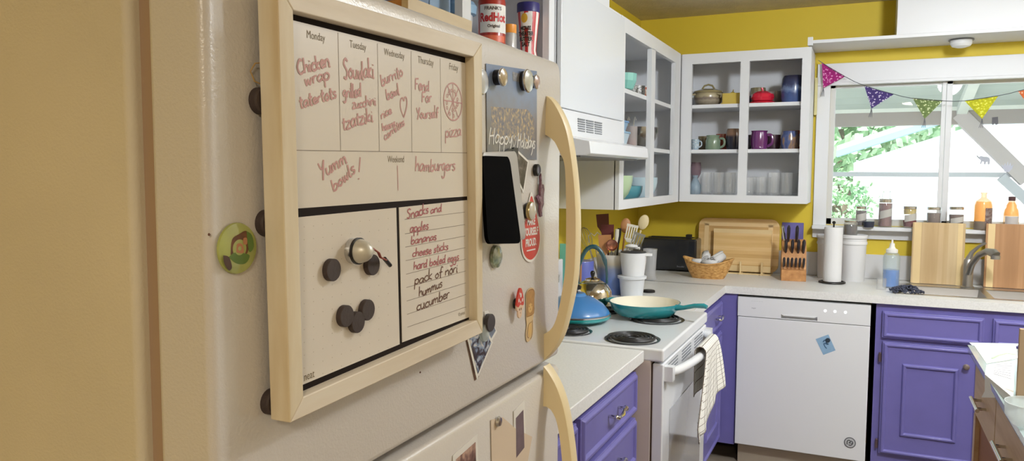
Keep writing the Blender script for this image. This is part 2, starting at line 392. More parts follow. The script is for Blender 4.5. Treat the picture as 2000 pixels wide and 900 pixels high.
# backsplash, soffits, shelf over window
b = MB(); b.box(.001, WX1-.3, YB-.012, YB, .914, 1.045); b.box(0, .012, 3.08, YB-.012, .914, 1.045); b.box(0,.012,1.25,2.33,.914,1.045)
struct('trim_1', b, mat('splash', (206,206,208), .4), bevel=.002)
b = MB(); b.box(1.372, 2.6, 4.205, YB, 2.156, CEI); struct('trim_2', b, white_m)
b = MB(); b.box(.965, 2.6, 4.195, YB, 2.139, 2.156); b.box(.965,.99,4.19,4.215,2.13,2.172); struct('trim_3', b, white_m, bevel=.002)
b = MB(); b.box(0, .318, 1.25, 2.914, 2.125, CEI); struct('trim_4', b, white_m)
b = MB(); b.box(WX1-.015, WX1, YS, YB, 0, .09); struct('baseboard_right', b, white_m)

# ================================================================== REFRIGERATOR
FX, FY0, FY1, FZG = .779, .447, 1.219, 1.157
fr = thing('refrigerator', 'cream top-freezer refrigerator with curved handles carrying the framed menu board', 'refrigerator', (.4, .83, 0))
b = MB(); b.box(.03, .695, FY0, FY1, .03, 1.645); part('cabinet_body', b, fridge_side_m, fr, bevel=.008)
b = MB(); b.box(.695, .716, FY0+.012, FY1-.012, .06, 1.64); part('gasket', b, gasket_m, fr)
b = MB(); b.prism([(.716,FZG),(FX,FZG),(FX,1.628),(.7777,1.642),(.7760,1.651),(.7735,1.656),(.769,1.659),(.763,1.660),(.716,1.659)], FY0, FY1, 0, Matrix(((1,0,0,0),(0,0,1,0),(0,1,0,0),(0,0,0,1)))); fd = part('freezer_door', b, fridge_m, fr, bevel=.008)
# lower door: its top edge is chamfered and looks lighter
b = MB(); b.prism([(.716,.06),(FX,.06),(FX,1.132),(FX-.004,1.139),(.733,1.146),(.716,1.146)], FY0, FY1, 0, Matrix(((1,0,0,0),(0,0,1,0),(0,1,0,0),(0,0,0,1))))
rd = part('refrigerator_door', b, fridge_m, fr, bevel=.004)
b = MB(); b.tube([(.74,1.15,1.146),(.74,1.15,1.158)], .012, 12); part('door_hinge', b, mat('hinge',(90,70,56),.5), fr)
def handle_prof(outer, inner, y0, y1):
    """bow handle: closed outline in the x-z plane, thickness along y"""
    T = Matrix(((1,0,0,0),(0,0,1,0),(0,1,0,0),(0,0,0,1)))
    n = min(len(outer), len(inner)); b = MB()
    vs = []; fs = []
    for (x0,z0),(x1,z1) in zip(outer, inner):
        vs += [(x0,y0+.002,z0),(x0+.0015,y0+.006,z0),(x0+.0015,y1-.006,z0),(x0,y1,z0),(x1,y1,z1),(x1,y0,z1)]
    for i in range(n-1):
        for j in range(6): fs.append((i*6+j, i*6+(j+1)%6, i*6+6+(j+1)%6, i*6+6+j))
    fs += [tuple(range(6)), tuple((n-1)*6+j for j in range(6))]
    b.add(vs, fs); return b
def resamp(p, n):
    d = [0]
    for i in range(1, len(p)): d.append(d[-1]+math.dist(p[i-1], p[i]))
    out = []
    for k in range(n):
        t = d[-1]*k/(n-1); i = max(j for j in range(len(d)) if d[j] <= t+1e-9); i = min(i, len(p)-2)
        u = (t-d[i])/(d[i+1]-d[i]); out.append((p[i][0]+(p[i+1][0]-p[i][0])*u, p[i][1]+(p[i+1][1]-p[i][1])*u))
    return out
o_ = smooth([(.780,1.5965),(.7915,1.586),(.8083,1.5566),(.8183,1.5238),(.8275,1.465),(.8318,1.4049),(.8318,1.34),(.8278,1.2884),(.8124,1.2198),(.798,1.186),(.7785,1.1626)], 4)
i_ = smooth([(.777,1.535),(.7838,1.5315),(.7954,1.5224),(.8053,1.5034),(.8135,1.4812),(.8165,1.4045),(.8159,1.327),(.8118,1.2873),(.8024,1.2393),(.792,1.216),(.777,1.2056)], 4)
b = handle_prof(resamp(o_, 48), resamp(i_, 48), 1.148, 1.176); hd = part('door_handle', b, handle_m, fd, ang=.9)
o2 = smooth([(.778,1.152),(.79,1.138),(.805,1.112),(.818,1.07),(.829,1.0),(.833,.93),(.832,.85),(.822,.76),(.802,.69),(.777,.65)], 4)
i2 = smooth([(.777,1.085),(.784,1.085),(.795,1.078),(.805,1.055),(.813,1.0),(.817,.93),(.816,.85),(.806,.78),(.790,.74),(.777,.725)], 4)
b = handle_prof(resamp(o2, 48), resamp(i2, 48), 1.148, 1.176); part('door_handle', b, handle_m, rd, ang=.9)

# ================================================================== MENU BOARD (hangs on magnets on the freezer door)
XB0, XB1, XP = .787, .809, .797
wb = thing('menu_board', 'white weekly menu board in pale wooden frame hanging on freezer door', 'whiteboard', (.787, .68, 1.255))
TL, TRr, BR, BL = (.4975,1.6263), (.8655,1.6343), (.8685,1.2648), (.5037,1.2551)
iTL, iTR, iBR, iBL = (.5167,1.6073), (.8425,1.6143), (.8525,1.2841), (.5215,1.2735)
TF = FR(0, 0, 0)
for q, mt in (((TL,TRr,iTR,iTL), ash_m), ((BL,BR,iBR,iBL), ash_m), ((TL,iTL,iBL,BL), ash_v), ((TRr,iTR,iBR,BR), ash_v)):
    b = MB(); b.prism(list(q), XB0, XB1, 0, TF); part('frame_rail', b, mt, wb, bevel=.0012)
b = MB(); b.prism([(.512,1.615),(.856,1.620),(.858,1.276),(.515,1.27)], XB0+.001, XP, 0, TF); part('backing_sheet', b, blackboard_m, wb)
def BP(x, y):           # crop A of the photograph -> board plane (y, z)
    p = U(560+x/2.2486, 20+y/2.2486, 0, XP+.0008); return (p.y, p.z)
def BQ(x, y):
    p = U(560+x/2.195, 370+y/2.195, 0, XP+.0008); return (p.y, p.z)
def sheet(pts):
    b = MB(); b.prism(pts, XP+.0001, XP+.0007, 0, TF); return b
pa = part('weekday_panel', sheet([BP(-4,36), BP(785,232), BP(793,817), BP(-4,874)]), board_m, wb)
pb = part('dotted_panel', sheet([BQ(30,121), BQ(470,78), BQ(485,663), BQ(30,853)]), board_m, wb)
pc = part('snack_list_panel', sheet([BQ(482,77), BQ(775,45), BQ(785,546), BQ(496,655)]), board_m, wb)
HL = XP+.0009
def seg(b, a, c, w, mi=0): b.ribbon([a, c], w, mi, TF, HL)
b = MB()
for a, c in (((225,98),(237,615)),((398,146),(407,619)),((546,180),(550,621)),((674,212),(679,623))): seg(b, BP(*a), BP(*c), .0006)
seg(b, BP(0,614), BP(793,626), .0007); part('ruled_lines', b, ink_line, pa)
b = MB()
for i, (l, r) in enumerate(((128,97),(190,150),(247,199),(305,249),(363,298),(420,349),(478,400),(535,450),(590,503))): seg(b, BQ(505+i*1.5,l), BQ(763+i*.7,r), .0006)
part('ruled_lines', b, ink_line, pc)
b = MB()
for i in range(10):
    for j in range(13):
        y, z = BQ(75+i*40, 820-j*55-i*(16-j*1.0)); b.box(y-.0004, y+.0004, z-.0004, z+.0004, HL-.0001, HL, 0, TF)
part('printed_dots', b, mat('dots',(196,186,172),.6), pb)
def word(b, t, x, y, size, f=BP, rot=None):
    p = f(x, y); q = f(x+40, y); b_ = FR(p[0], p[1], HL, .02); fontmesh(b, t, size, b_, 0, 'CENTER', 0, .8)
for t, x, y in (('Monday',128,115),('Tuesday',313,156),('Wednesday',473,193),('Thursday',611,225),('Friday',733,251),('Weekend',480,655)): b = MB(); word(b, t, x, y, .0100 if x < 600 else .0112); part('printed_text', b, print_m, pa)
b = MB(); word(b, 'neat', 96, 797, .0105, BQ); part('printed_text', b, print_m, pb)
b = MB(); word(b, '© prints', 750, 532, .0062, BQ); part('printed_text', b, print_m, pc)
def scr(parent, mt, f, rows, name='handwriting'):
    for t, a, c, xh, w in rows:
        b = MB(); P0 = f(*a); P1 = f(*c); Q = f(a[0], a[1]-xh); h = Q[1]-P0[1]
        hand(b, t, P0, P1, h, w, 0, TF, HL+.0001); part(name, b, mt, parent)
scr(pa, ink_red, BP, [('Chicken',(48,282),(190,243),33,.0019),('wrap',(80,330),(190,300),30,.0017),('tatertots',(58,432),(220,382),27,.0018),
 ('Souvlaki',(250,303),(385,296),42,.0019),('grilled',(247,382),(328,378),28,.0017),('zucchini',(288,430),(392,414),22,.0016),('tzatziki',(245,524),(380,486),30,.0018),
 ('burrito',(416,332),(512,288),26,.0017),('bowl',(440,396),(496,366),24,.0017),('rice',(415,478),(462,452),18,.0016),('beans',(420,530),(478,508),17,.0016),('carnitas',(430,572),(518,502),18,.0016),
 ('Fend',(562,350),(626,352),24,.0017),('For',(592,403),(636,402),24,.0017),('Yourself',(570,478),(666,468),24,.0017),('pizza',(696,556),(766,552),27,.0016),
 ('Yumm',(150,742),(266,664),34,.0018),('bowls',(206,800),(302,706),28,.0018),('!',(306,742),(326,740),40,.0017),('hamburgers',(563,708),(740,702),30,.0017)])
b = MB(); ctr = BP(730,402); rx = BP(769,402)[0]-ctr[0]; rz = BP(730,320)[1]-ctr[1]
circ = lambda cx, cz, r1, r2, n=28: [(cx+r1*math.cos(2*PI*i/n), cz+r2*math.sin(2*PI*i/n)) for i in range(n+1)]
b.ribbon(circ(*ctr, rx, rz), .0016, 0, TF, HL+.0001)
for a in (0, .9, PI/2, 2.2): b.ribbon([(ctr[0]-rx*math.cos(a), ctr[1]-rz*math.sin(a)), (ctr[0]+rx*math.cos(a), ctr[1]+rz*math.sin(a))], .0014, 0, TF, HL+.0001)
for i in range(16):
    a = i*2.4; k = .45+.38*((i*7) % 5)/5; b.ribbon(circ(ctr[0]+rx*k*math.cos(a), ctr[1]+rz*k*math.sin(a), rx*.085, rx*.085, 8), .0009, 0, TF, HL+.0001)
part('pizza_drawing', b, ink_red, pa)
b = MB(); hp = [(513,470),(500,430),(500,395),(508,384),(514,398),(519,380),(527,392),(526,425),(514,470)]
b.ribbon(smooth([BP(*p) for p in hp]), .0015, 0, TF, HL+.0001); part('heart_drawing', b, ink_red, pa)
b = MB(); b.ribbon([BP(486,682), BP(489,792)], .0011, 0, TF, HL+.0001); part('stray_mark', b, ink_red, pa)
scr(pc, ink_wine, BQ, [('Snacks',(514,125),(608,102),22,.0014),('and',(616,104),(664,92),17,.0013),('apples',(528,186),(608,167),19,.0013),('bananas',(532,236),(642,214),18,.0013),
 ('cheese sticks',(538,289),(692,257),18,.0013),('hard boiled eggs',(543,343),(738,302),18,.0013)])
scr(pc, ink_brown, BQ, [('pack of nori',(547,408),(733,352),22,.0013),('hummus',(566,460),(667,416),19,.0013),('cucumber',(556,520),(697,462),22,.0013)])

# ================================================================== MAGNETS AND PAPERS ON THE FRIDGE
def disc(name, px, py, x, r, t, mats, label, cat='magnet', group=None, prof=None, segm=28):
    p = U(px, py, 0, x+t*.6); T = FR(p.y, p.z, x)
    b = MB(); b.lathe(prof or [(0,0),(r,0),(r,t*.9),(r*.96,t),(0,t)], (0,0,0), 0, segm, T)
    return solo(name, b, mats, label, cat, (x, p.y, p.z), group)
XM = XP+.0009
for px, py, l in ((649,527,'round black magnet, leftmost of those on the dotted panel of the menu board'),
                  (727,517,'round black magnet just under the bulb magnet on the menu board'),
                  (675,617,'round black magnet, left one of the touching trio low on the menu board'),
                  (697,629,'round black magnet, lowest and middle one of the touching trio on the menu board'),
                  (717,605,'round black magnet, right one of the touching trio low on the menu board')):
    disc('disc_magnet', px, py, XM, .0106, .0055, magnet_m, l, group='black disc magnets')
for px, py, l in ((504,196,'black magnet peeking out behind upper left edge of menu board frame'),
                  (516,436,'black magnet peeking out behind middle of left edge of menu board frame'),
                  (526,787,'black magnet peeking out behind lower left corner of menu board frame')):
    p = U(px, py, 0, FX+.004); b = MB(); b.lathe([(0,0),(.0115,0),(.0115,.0065),(.010,.0078),(0,.0078)], (0,0,0), 0, 24, FR(p.y+.0045, p.z, FX)); solo_c('disc_magnet', b, magnet_m, l, 'magnet', 'black magnets behind frame')
b = MB(); p = U(495,140,0,FX+.003)
b.tube([(FX+.006,p.y+.006,p.z+.008),(FX+.004,p.y+.001,p.z+.007),(FX+.003,p.y-.0035,p.z),(FX+.004,p.y,p.z-.008),(FX+.006,p.y+.006,p.z-.010)], .0006, 6)
solo_c('hanging_wire', b, mat('wire', (176,142,84), .5), 'thin loop of picture wire sticking out behind upper left frame edge', 'wire')
# bulb magnet with twisted wires
p = U(702,488,0,XM+.008); T = FR(p.y-.001, p.z-.001, XM)
t = thing('bulb_magnet', 'silver dome shaped magnet with twisted red wire tail on menu board', 'magnet', (XM, p.y, p.z))
b = MB(); b.lathe([(0,0),(.0125,0),(.0125,.006),(.0122,.0065),(0,.0065)], (0,0,0), 0, 28, T); part('magnet_base', b, silver_m, t)
b = MB(); b.lathe([(.0122,.0062),(.0132,.0064),(.0132,.009),(.0122,.0092)], (0,0,0), 0, 36, T); part('threaded_ring', b, black_m, t)
b = MB(); b.lathe([(.0120,.009),(.0118,.011),(.0100,.0165),(.0075,.020),(.0045,.0225),(0,.0235)], (0,0,0), 0, 28, T); part('dome', b, mat('dome', (206,202,190), .38, .35), t)
b = MB(); A = [U(716,492,0,XM+.018), U(728,485,0,XM+.018), U(738,492,0,XM+.015), U(742,502,0,XM+.012), U(752,506,0,XM+.010)]
b.tube([Vector((q.x,q.y+.0006*math.sin(i*2),q.z)) for i, q in enumerate(A)], .0009, 6); b.tube([Vector((q.x+.0015,q.y+.0006,q.z-.001)) for q in A], .0008, 6)
part('wire_tail', b, mat('copper', (150,70,52), .45), t)
b = MB(); b.tube([U(751,505,0,XM+.010), U(762,518,0,XM+.007)], .0022, 10); part('plug', b, black_m, t)
# round button with a green figure-like abstract print
p = U(467,485,0,FX+.004); T = FR(p.y, p.z, FX)
t = thing('button_magnet', 'round green and brown picture button near hinge edge of freezer door', 'magnet', (FX, p.y, p.z))
b = MB(); b.lathe([(0,0),(.0205,0),(.0215,.0015),(.0208,.003),(.015,.0042),(0,.005)], (0,0,0), 0, 40, T); part('button_disc', b, mat('button_green', (170,178,98), .25, coat=.6, var=.12, vscale=40), t)
b = MB()
def blob(pts, h, mi): b.flat(smooth(pts+[pts[0]], 4)[:-1], h, mi, T)
blob([(-.010,-.004),(-.008,.008),(0,.012),(.008,.014),(.011,.006),(.009,-.004),(.002,-.009),(-.006,-.008)], .0046, 0)
blob([(.008,.014),(.014,.010),(.016,0),(.011,-.004),(.009,.004)], .0047, 1)
blob([(-.012,-.006),(-.004,-.012),(.006,-.013),(.011,-.007),(.003,-.004),(-.006,-.003)], .0047, 1)
blob([(-.018,-.004),(-.012,-.006),(-.009,-.014),(-.012,-.017),(-.017,-.011)], .0047, 2)
blob([(-.004,-.003),(-.003,.004),(.003,.003),(.004,-.004)], .0049, 3); blob([(.004,.003),(.004,.008),(.008,.008),(.008,.003)], .0049, 3)
part('button_print', b, [mat('bt1',(116,70,42),.3,var=.4,vscale=160), mat('bt2',(92,124,52),.3), mat('bt3',(74,48,40),.3), mat('bt4',(188,130,92),.3)], t)
p = U(408,458,0,FX+.001); b = MB(); b.lathe([(0,0),(.0012,0),(.0008,.0008),(0,.001)],(0,0,0),0,10,FR(p.y+.001,p.z,FX)); solo_c('speck', b, ink_brown, 'tiny brown speck at hinge edge of freezer door', 'speck')
p = U(822,727,0,FX+.001); b = MB(); b.lathe([(0,0),(.0014,0),(.001,.0006),(0,.0008)],(0,0,0),0,10,FR(p.y,p.z,FX)); solo_c('speck', b, ink_brown, 'tiny dark speck under the menu board', 'speck')
# holiday card
def quadpx(pxs, x): return [(lambda q: (q.y, q.z))(U(a, c, 0, x)) for a, c in pxs]
X1 = FX+.001
t = thing('holiday_card', 'blue grey holiday card with lit house and white script lettering', 'card', tuple(U(998,310,0,X1)))
b = MB(); b.prism(quadpx([(949,124),(1048,139),(1048,312),(951,309)], X1), X1, X1+.0005, 0, TF)
cardm = mat_stack('card_sky', 2, [(0,(104,110,124)),(.25,(122,118,120)),(.5,(132,138,156)),(.75,(130,150,186)),(1,(112,134,174))], -.005, .14, .35, .3, 60)
part('card_sheet', b, cardm, t)
b = MB(); gold = mat_ramp('lit_house', [(.35,(112,114,128)),(.52,(146,136,126)),(.68,(206,180,136))], 150, (1,1,1), .5, 3)
b.flat(quadpx([(958,208),(1030,214),(1043,232),(1043,278),(960,270)], X1), X1+.0006, 0, TF); part('house_print', b, gold, t)
b = MB(); P0 = U(953,279,0,X1); P1 = U(999,281,0,X1); hand(b, 'Happy', (P0.y,P0.z), (P1.y,P1.z), .0105, .0021, 0, TF, X1+.0008, .15)
P0 = U(1009,286,0,X1); P1 = U(1044,291,0,X1); hand(b, 'Holidays', (P0.y,P0.z), (P1.y,P1.z), .0105, .0021, 0, TF, X1+.0008, .15)
hc = U(1003,275,0,X1); b.ribbon(smooth([(hc.y+a*.0085,hc.z+c*.0085) for a, c in ((0,-1),(-.8,.2),(-.5,.9),(0,.4),(.5,.9),(.8,.2),(0,-1))]), .0012, 0, TF, X1+.0008)
part('script_lettering', b, white_l, t)
b = MB(); b.flat(quadpx([(1000,140),(1014,144),(1014,160),(1001,158)], X1), X1+.0007, 0, TF); part('stamp_print', b, mat('stamp',(150,152,160),.4,var=.5,vscale=400), t)
# button magnets
def button(px, py, x, r, t_, facecol, label, stand=0, rim=silver_m):
    p = U(px, py, 0, x+t_); t = thing('button_magnet', label, 'magnet', (x, p.y, p.z)); T = FR(p.y, p.z, x)
    if stand:
        b = MB(); b.lathe([(0,0),(r*.86,0),(r*.86,stand),(0,stand)],(0,0,0),0,24,T); part('magnet_back', b, black_m, t)
    b = MB(); b.lathe([(0,stand),(r,stand),(r*1.02,stand+t_*.3),(r*.94,stand+t_*.6),(r*.9,stand+t_*.62)],(0,0,0),0,32,T); part('rim', b, rim, t)
    b = MB(); b.lathe([(r*.93,stand+t_*.6),(r*.6,stand+t_*.9),(0,stand+t_)],(0,0,0),0,32,T); part('face', b, facecol, t)
button(946,159,X1+.002,.0175,.005,mat('btn_grey',(196,198,202),.25,coat=.5,var=.1,vscale=90),'clear glassy round magnet half hidden beside menu board frame, left of holiday card')
button(975,151,X1,.0125,.006,mat('btn_tan',(190,168,128),.25,coat=.5,var=.3,vscale=120),'silver rimmed tan button magnet at upper left of holiday card',.010)
button(1028,158,X1,.0172,.006,mat('btn_pale',(196,198,186),.25,coat=.5,var=.15,vscale=90),'large pale button magnet at upper right of holiday card',.007)
button(1044,160,X1,.0110,.005,mat('btn_rose',(190,160,148),.25,coat=.5,var=.3,vscale=120),'small rose button magnet at the right edge of holiday card',.007)
button(1038,412,X1+.001,.0145,.008,mat('btn_shell',(204,200,188),.25,coat=.6,var=.2,vscale=70),'shiny shell coloured domed magnet above the red sticker',.005,mat('rim_gold',(190,170,120),.25,.8))
p = U(971,501,0,X1+.003); t = thing('oval_magnet', 'oval green marbled glass magnet under the black phone-like holder', 'magnet', (X1,p.y,p.z))
b = MB(); b.lathe([(0,0),(1,0),(.95,.004),(.6,.0065),(0,.0075)],(0,0,0),0,32,FR(p.y,p.z,X1) @ Matrix.Diagonal((.0165,.0165,1,1)))
part('marbled_glass', b, mat_ramp('marble_green', [(.3,(84,98,72)),(.5,(140,152,126)),(.7,(196,198,180))], 120, (1,1,1), .15, 4, coat=.6), t)
p = U(1050,332,0,X1+.004); b = MB(); b.lathe([(0,0),(.0095,0),(.0095,.005),(.0085,.0062),(.0055,.0062),(.005,.0055),(0,.0055)],(0,0,0),[0,0,0,0,1,1],24,FR(p.y,p.z,X1))
solo_c('small_magnet', b, [black_m, mat('mg_face',(92,88,104),.3)], 'small black round magnet right of the grey rimmed holder', 'magnet')
# black holder with grey rim, leaning out from the door
def rrect(w, h, r, n=5):
    o = []
    for cx, cy, a0 in ((w/2-r,h/2-r,0),(-w/2+r,h/2-r,90),(-w/2+r,-h/2+r,180),(w/2-r,-h/2+r,270)):
        for i in range(n+1):
            a = math.radians(a0+90*i/n); o.append((cx+r*math.cos(a), cy+r*math.sin(a)))
    return o
t = thing('device_holder', 'black rounded rectangular holder with grey rim standing off the freezer door', 'holder', (FX,.975,1.37))
# front face plane measured through the four corners on two depths
c = [U(942,297,0,.800), U(1009,295,0,.800), U(1028,467,0,.812), U(950,474,0,.812)]
def plate(cs, inset, out0, out1, rr=.16):
    nrm = (cs[1]-cs[0]).cross(cs[3]-cs[0]).normalized()
    if nrm.x < 0: nrm = -nrm
    poly = rrect(2-inset*2, 2-inset*2*.6, rr)
    P = lambda u, v: (cs[0]*(1-u)*(1-v)+cs[1]*u*(1-v)+cs[2]*u*v+cs[3]*(1-u)*v)
    a = []; 
    for x, y in poly: a.append(P((x+1)/2, (1-y)/2))
    return a, nrm
a, nrm = plate(c, 0, 0, 0)
a2, _ = plate(c, .06, 0, 0)
b = MB(); n = len(a); vs = [q-nrm*.013 for q in a]+[q for q in a]+[q+nrm*.0015 for q in a2]
b.add(vs, [tuple(range(n))]+[(i,(i+1)%n,n+(i+1)%n,n+i) for i in range(n)]+[(n+i,n+(i+1)%n,2*n+(i+1)%n,2*n+i) for i in range(n)]+[tuple(2*n+i for i in range(n))])
part('shell', b, grayrim, t)
cf = [U(941,304,0,.804), U(994,306,0,.804), U(1017,475,0,.818), U(952,476,0,.818)]
a, nrm = plate(cf, 0, 0, 0, .2); b = MB(); vs = [q-nrm*.004 for q in a]+[q+nrm*.001 for q in a]
b.add(vs, [tuple(range(n)), tuple(n+i for i in range(n))]+[(i,(i+1)%n,n+(i+1)%n,n+i) for i in range(n)]); part('black_face', b, mat('void_black',(4,3,4),.7,spec=.02), t)
b = MB(); b.box(FX, .793, .955, .985, 1.40, 1.46); part('magnet_mount', b, black_m, t)
for i, (pp, l) in enumerate((((983,302,997,290,990,302),'black strip corner poking out above the holder, left one'),((1000,301,1006,288,1010,300),'black strip corner poking out above the holder, right one'))):
    b = MB(); b.prism(quadpx([(pp[0]-4,pp[1]-2),(pp[2]-4,pp[3]),(pp[2]+4,pp[3]+1),(pp[4],pp[5])], X1+.002), X1+.001, X1+.004, 0, TF); solo_c('clip_strip', b, black_m, l, 'clip')
# photo behind holder
def photo(corners, x, label, inner, border=white_l, ins=.1, t_=.0006, cat='photo', name='photo_print', hue=None):
    q = quadpx(corners, x); t = thing(name, label, cat, (x, sum(a for a,_ in q)/len(q), min(z for _,z in q)))
    b = MB(); b.prism(q, x, x+t_, 0, TF); part('photo_border', b, border, t)
    cy = sum(a for a,_ in q)/4; cz = sum(z for _,z in q)/4
    b = MB(); b.flat([(cy+(a-cy)*(1-ins), cz+(z-cz)*(1-ins)) for a, z in q], x+t_+.0003, 0, TF); part('photo_image', b, inner, t); return t
imgdark = mat_ramp('photo_dim', [(.35,(30,26,28)),(.55,(74,66,66)),(.75,(150,142,140))], 90, (1,1,1), .3, 3)
imgblue = mat_ramp('photo_people', [(.36,(52,38,40)),(.48,(70,62,76)),(.54,(136,156,184)),(.66,(214,210,208))], 75, (1,1,1), .3, 2, distort=1)
imgface = mat_ramp('photo_portrait', [(.35,(86,64,62)),(.5,(134,104,100)),(.62,(196,164,148)),(.8,(160,150,156))], 45, (1,1,1), .3, 2)
photo([(1005,288),(1032,314),(1022,378),(1004,340)], X1+.001, 'small dark instant photo tucked behind right side of the black holder', imgdark, ins=.16)
# red teardrop sticker with lettering
p = U(1037,455,0,X1); t = thing('slogan_sticker', 'red teardrop sticker with white slogan lettering on freezer door', 'sticker', (X1,p.y,p.z-.04))
def tear(s): return [(s*x, s*y) for x, y in smooth([(-.1,1.75),(-.45,1.1),(-.9,.3),(-1,-.3),(-.7,-.85),(0,-1.1),(.7,-.85),(1,-.3),(.9,.3),(.5,1.1),(.1,1.75),(-.1,1.75)], 4)[:-1]]
T = FR(p.y, p.z-.004, X1)
b = MB(); b.prism([(x*1.0,y) for x, y in tear(.038)], 0, .0004, 0, T); part('sticker_border', b, white_l, t)
b = MB(); b.flat(tear(.0345), .0006, 0, T); part('sticker_red', b, plainred, t)
b = MB(); 
for s_, dy in (('MAKE',.022),('YOURSELF',.006),('PROUD.',-.011)): fontmesh(b, s_, .0165, T @ Matrix.Translation((-.001,dy,.0009)), 0, 'CENTER', .0006, .72)
b.box(-.018, .016, -.0235, -.0215, .0008, .001, 0, T); part('slogan_lettering', b, white_l, t)
# purple ornament magnet (seahorse-like)
p = U(1055,387,0,X1+.002); T = FR(p.y, p.z, X1+.001); t = thing('figure_magnet', 'glittery purple seahorse shaped magnet above the red sticker', 'magnet', (X1,p.y,p.z))
b = MB(); pts = [(-.002,-.030),(.006,-.029),(.004,-.018),(.012,-.010),(.010,.002),(.014,.014),(.010,.022),(.003,.022),(.002,.034),(-.001,.040),(-.004,.034),(-.003,.022),(-.006,.012),(-.004,.002),(-.012,.006),(-.018,.002),(-.010,-.006),(-.005,-.010),(-.007,-.020)]
b.prism(pts, 0, .003, 0, T); part('figure_body', b, mat('glitter',(134,92,112),.4,.2,bump=.8,bscale=500,var=.3,vscale=300), t, bevel=.0006)
b = MB(); b.prism([(x*.6,y*.72) for x, y in pts], .003, .0036, 0, T); part('figure_inlay', b, mat('glitter2',(172,138,158),.4,bump=.8,bscale=500,var=.3,vscale=300), t)
# mushroom magnet
p = U(1013,593,0,X1+.006); T = FR(p.y, p.z, X1+.006); t = thing('mushroom_magnet', 'red and white smiling toadstool magnet low on freezer door', 'magnet', (X1,p.y,p.z))
def oval(cx, cy, rx, ry, n=20): return [(cx+rx*math.cos(2*PI*i/n), cy+ry*math.sin(2*PI*i/n)) for i in range(n)]
b = MB(); b.lathe([(0,-.006),(.008,-.006),(.008,0),(0,0)],(0,0,0),0,20,T); part('magnet_back', b, black_m, t)
capp = smooth([(-.0125,-.002),(-.010,.010),(-.004,.021),(.001,.024),(.006,.020),(.011,.009),(.0125,-.002),(.007,-.003),(0,-.001),(-.007,-.004),(-.0125,-.002)],3)[:-1]
b = MB(); b.prism(capp, 0, .003, 0, T); part('mushroom_cap', b, plainred, t)
b = MB(); b.prism(smooth([(-.0125,-.001),(-.011,-.008),(-.007,-.011),(-.006,-.018),(0,-.022),(.006,-.018),(.007,-.011),(.011,-.007),(.012,-.001),(0,.001),(-.0125,-.001)],3)[:-1], 0, .0026, 0, T); part('mushroom_stem', b, mat('skin_cream',(226,196,170),.4), t)
b = MB()
for x, y, r in ((-.006,.006,.0025),(.001,.013,.003),(.007,.005,.0025),(.0,.003,.0018),(-.003,.016,.0016)): b.flat(oval(x,y,r*.8,r*1.2,12), .0033, 0, T)
part('cap_spots', b, white_l, t)
b = MB(); b.flat(oval(-.003,-.008,.0012,.002,10), .003, 0, T); b.flat(oval(.003,-.008,.0012,.002,10), .003, 0, T); b.ribbon([(-.002,-.013),(0,-.014),(.002,-.013)], .0006, 0, T, .003); part('mushroom_face', b, ink_brown, t)
# toast-with-cat sticker
p = U(1035,617,0,X1); T = FR(p.y, p.z, X1) @ Matrix.Diagonal((1.3,1,1,1)); t = thing('toast_sticker', 'brown toast and seated cat sticker right of the toadstool magnet', 'sticker', (X1,p.y,p.z-.04))
out = smooth([(-.012,-.002),(-.0125,.026),(-.013,.036),(-.007,.043),(.002,.045),(.010,.042),(.014,.034),(.0125,.022),(.0125,.004),(.009,-.006),(.009,-.026),(.005,-.036),(-.005,-.040),(-.011,-.036),(-.0125,-.024),(-.010,-.012),(-.012,-.002)],3)[:-1]
b = MB(); b.prism(out, 0, .0005, 0, T); part('sticker_backing', b, mat('stk',(214,186,142),.4), t)
b = MB(); b.flat([(x*.88, y*.9+.004) for x, y in smooth([(-.012,-.004),(-.0115,.026),(-.0135,.034),(-.009,.041),(0,.043),(.010,.041),(.0135,.033),(.0115,.024),(.0115,-.002),(-.012,-.004)],3)[:-1]], .0007, 0, T)
part('toast_print', b, mat('toast',(186,140,82),.4,var=.15,vscale=120), t)
b = MB(); b.ribbon(smooth([(-.0108,.001),(-.0104,.027),(-.012,.035),(-.007,.041),(.001,.042),(.009,.040),(.012,.034),(.0104,.025),(.0104,.003),(-.0108,.001)],3), .0009, 0, T, .0009)
b.ribbon(smooth([(-.004,-.034),(-.009,-.030),(-.008,-.020),(-.004,-.012),(.004,-.010)],3), .0008, 0, T, .0009); b.ribbon(smooth([(.006,-.008),(.007,-.022),(.004,-.034),(0,-.036)],3), .0008, 0, T, .0009)
for x, y in ((-.004,.016),(.004,.016),(0,.011)): b.flat(oval(x,y,.0009,.0012,8), .0009, 0, T)
part('outline_print', b, mat('toastl',(130,86,44),.4), t)
b = MB(); b.flat(oval(0,.013,.0062,.0075,16), .0008, 0, T); b.flat(oval(-.001,-.022,.0055,.012,16), .0008, 0, T); part('cat_print', b, mat('catp',(216,178,116),.4), t)
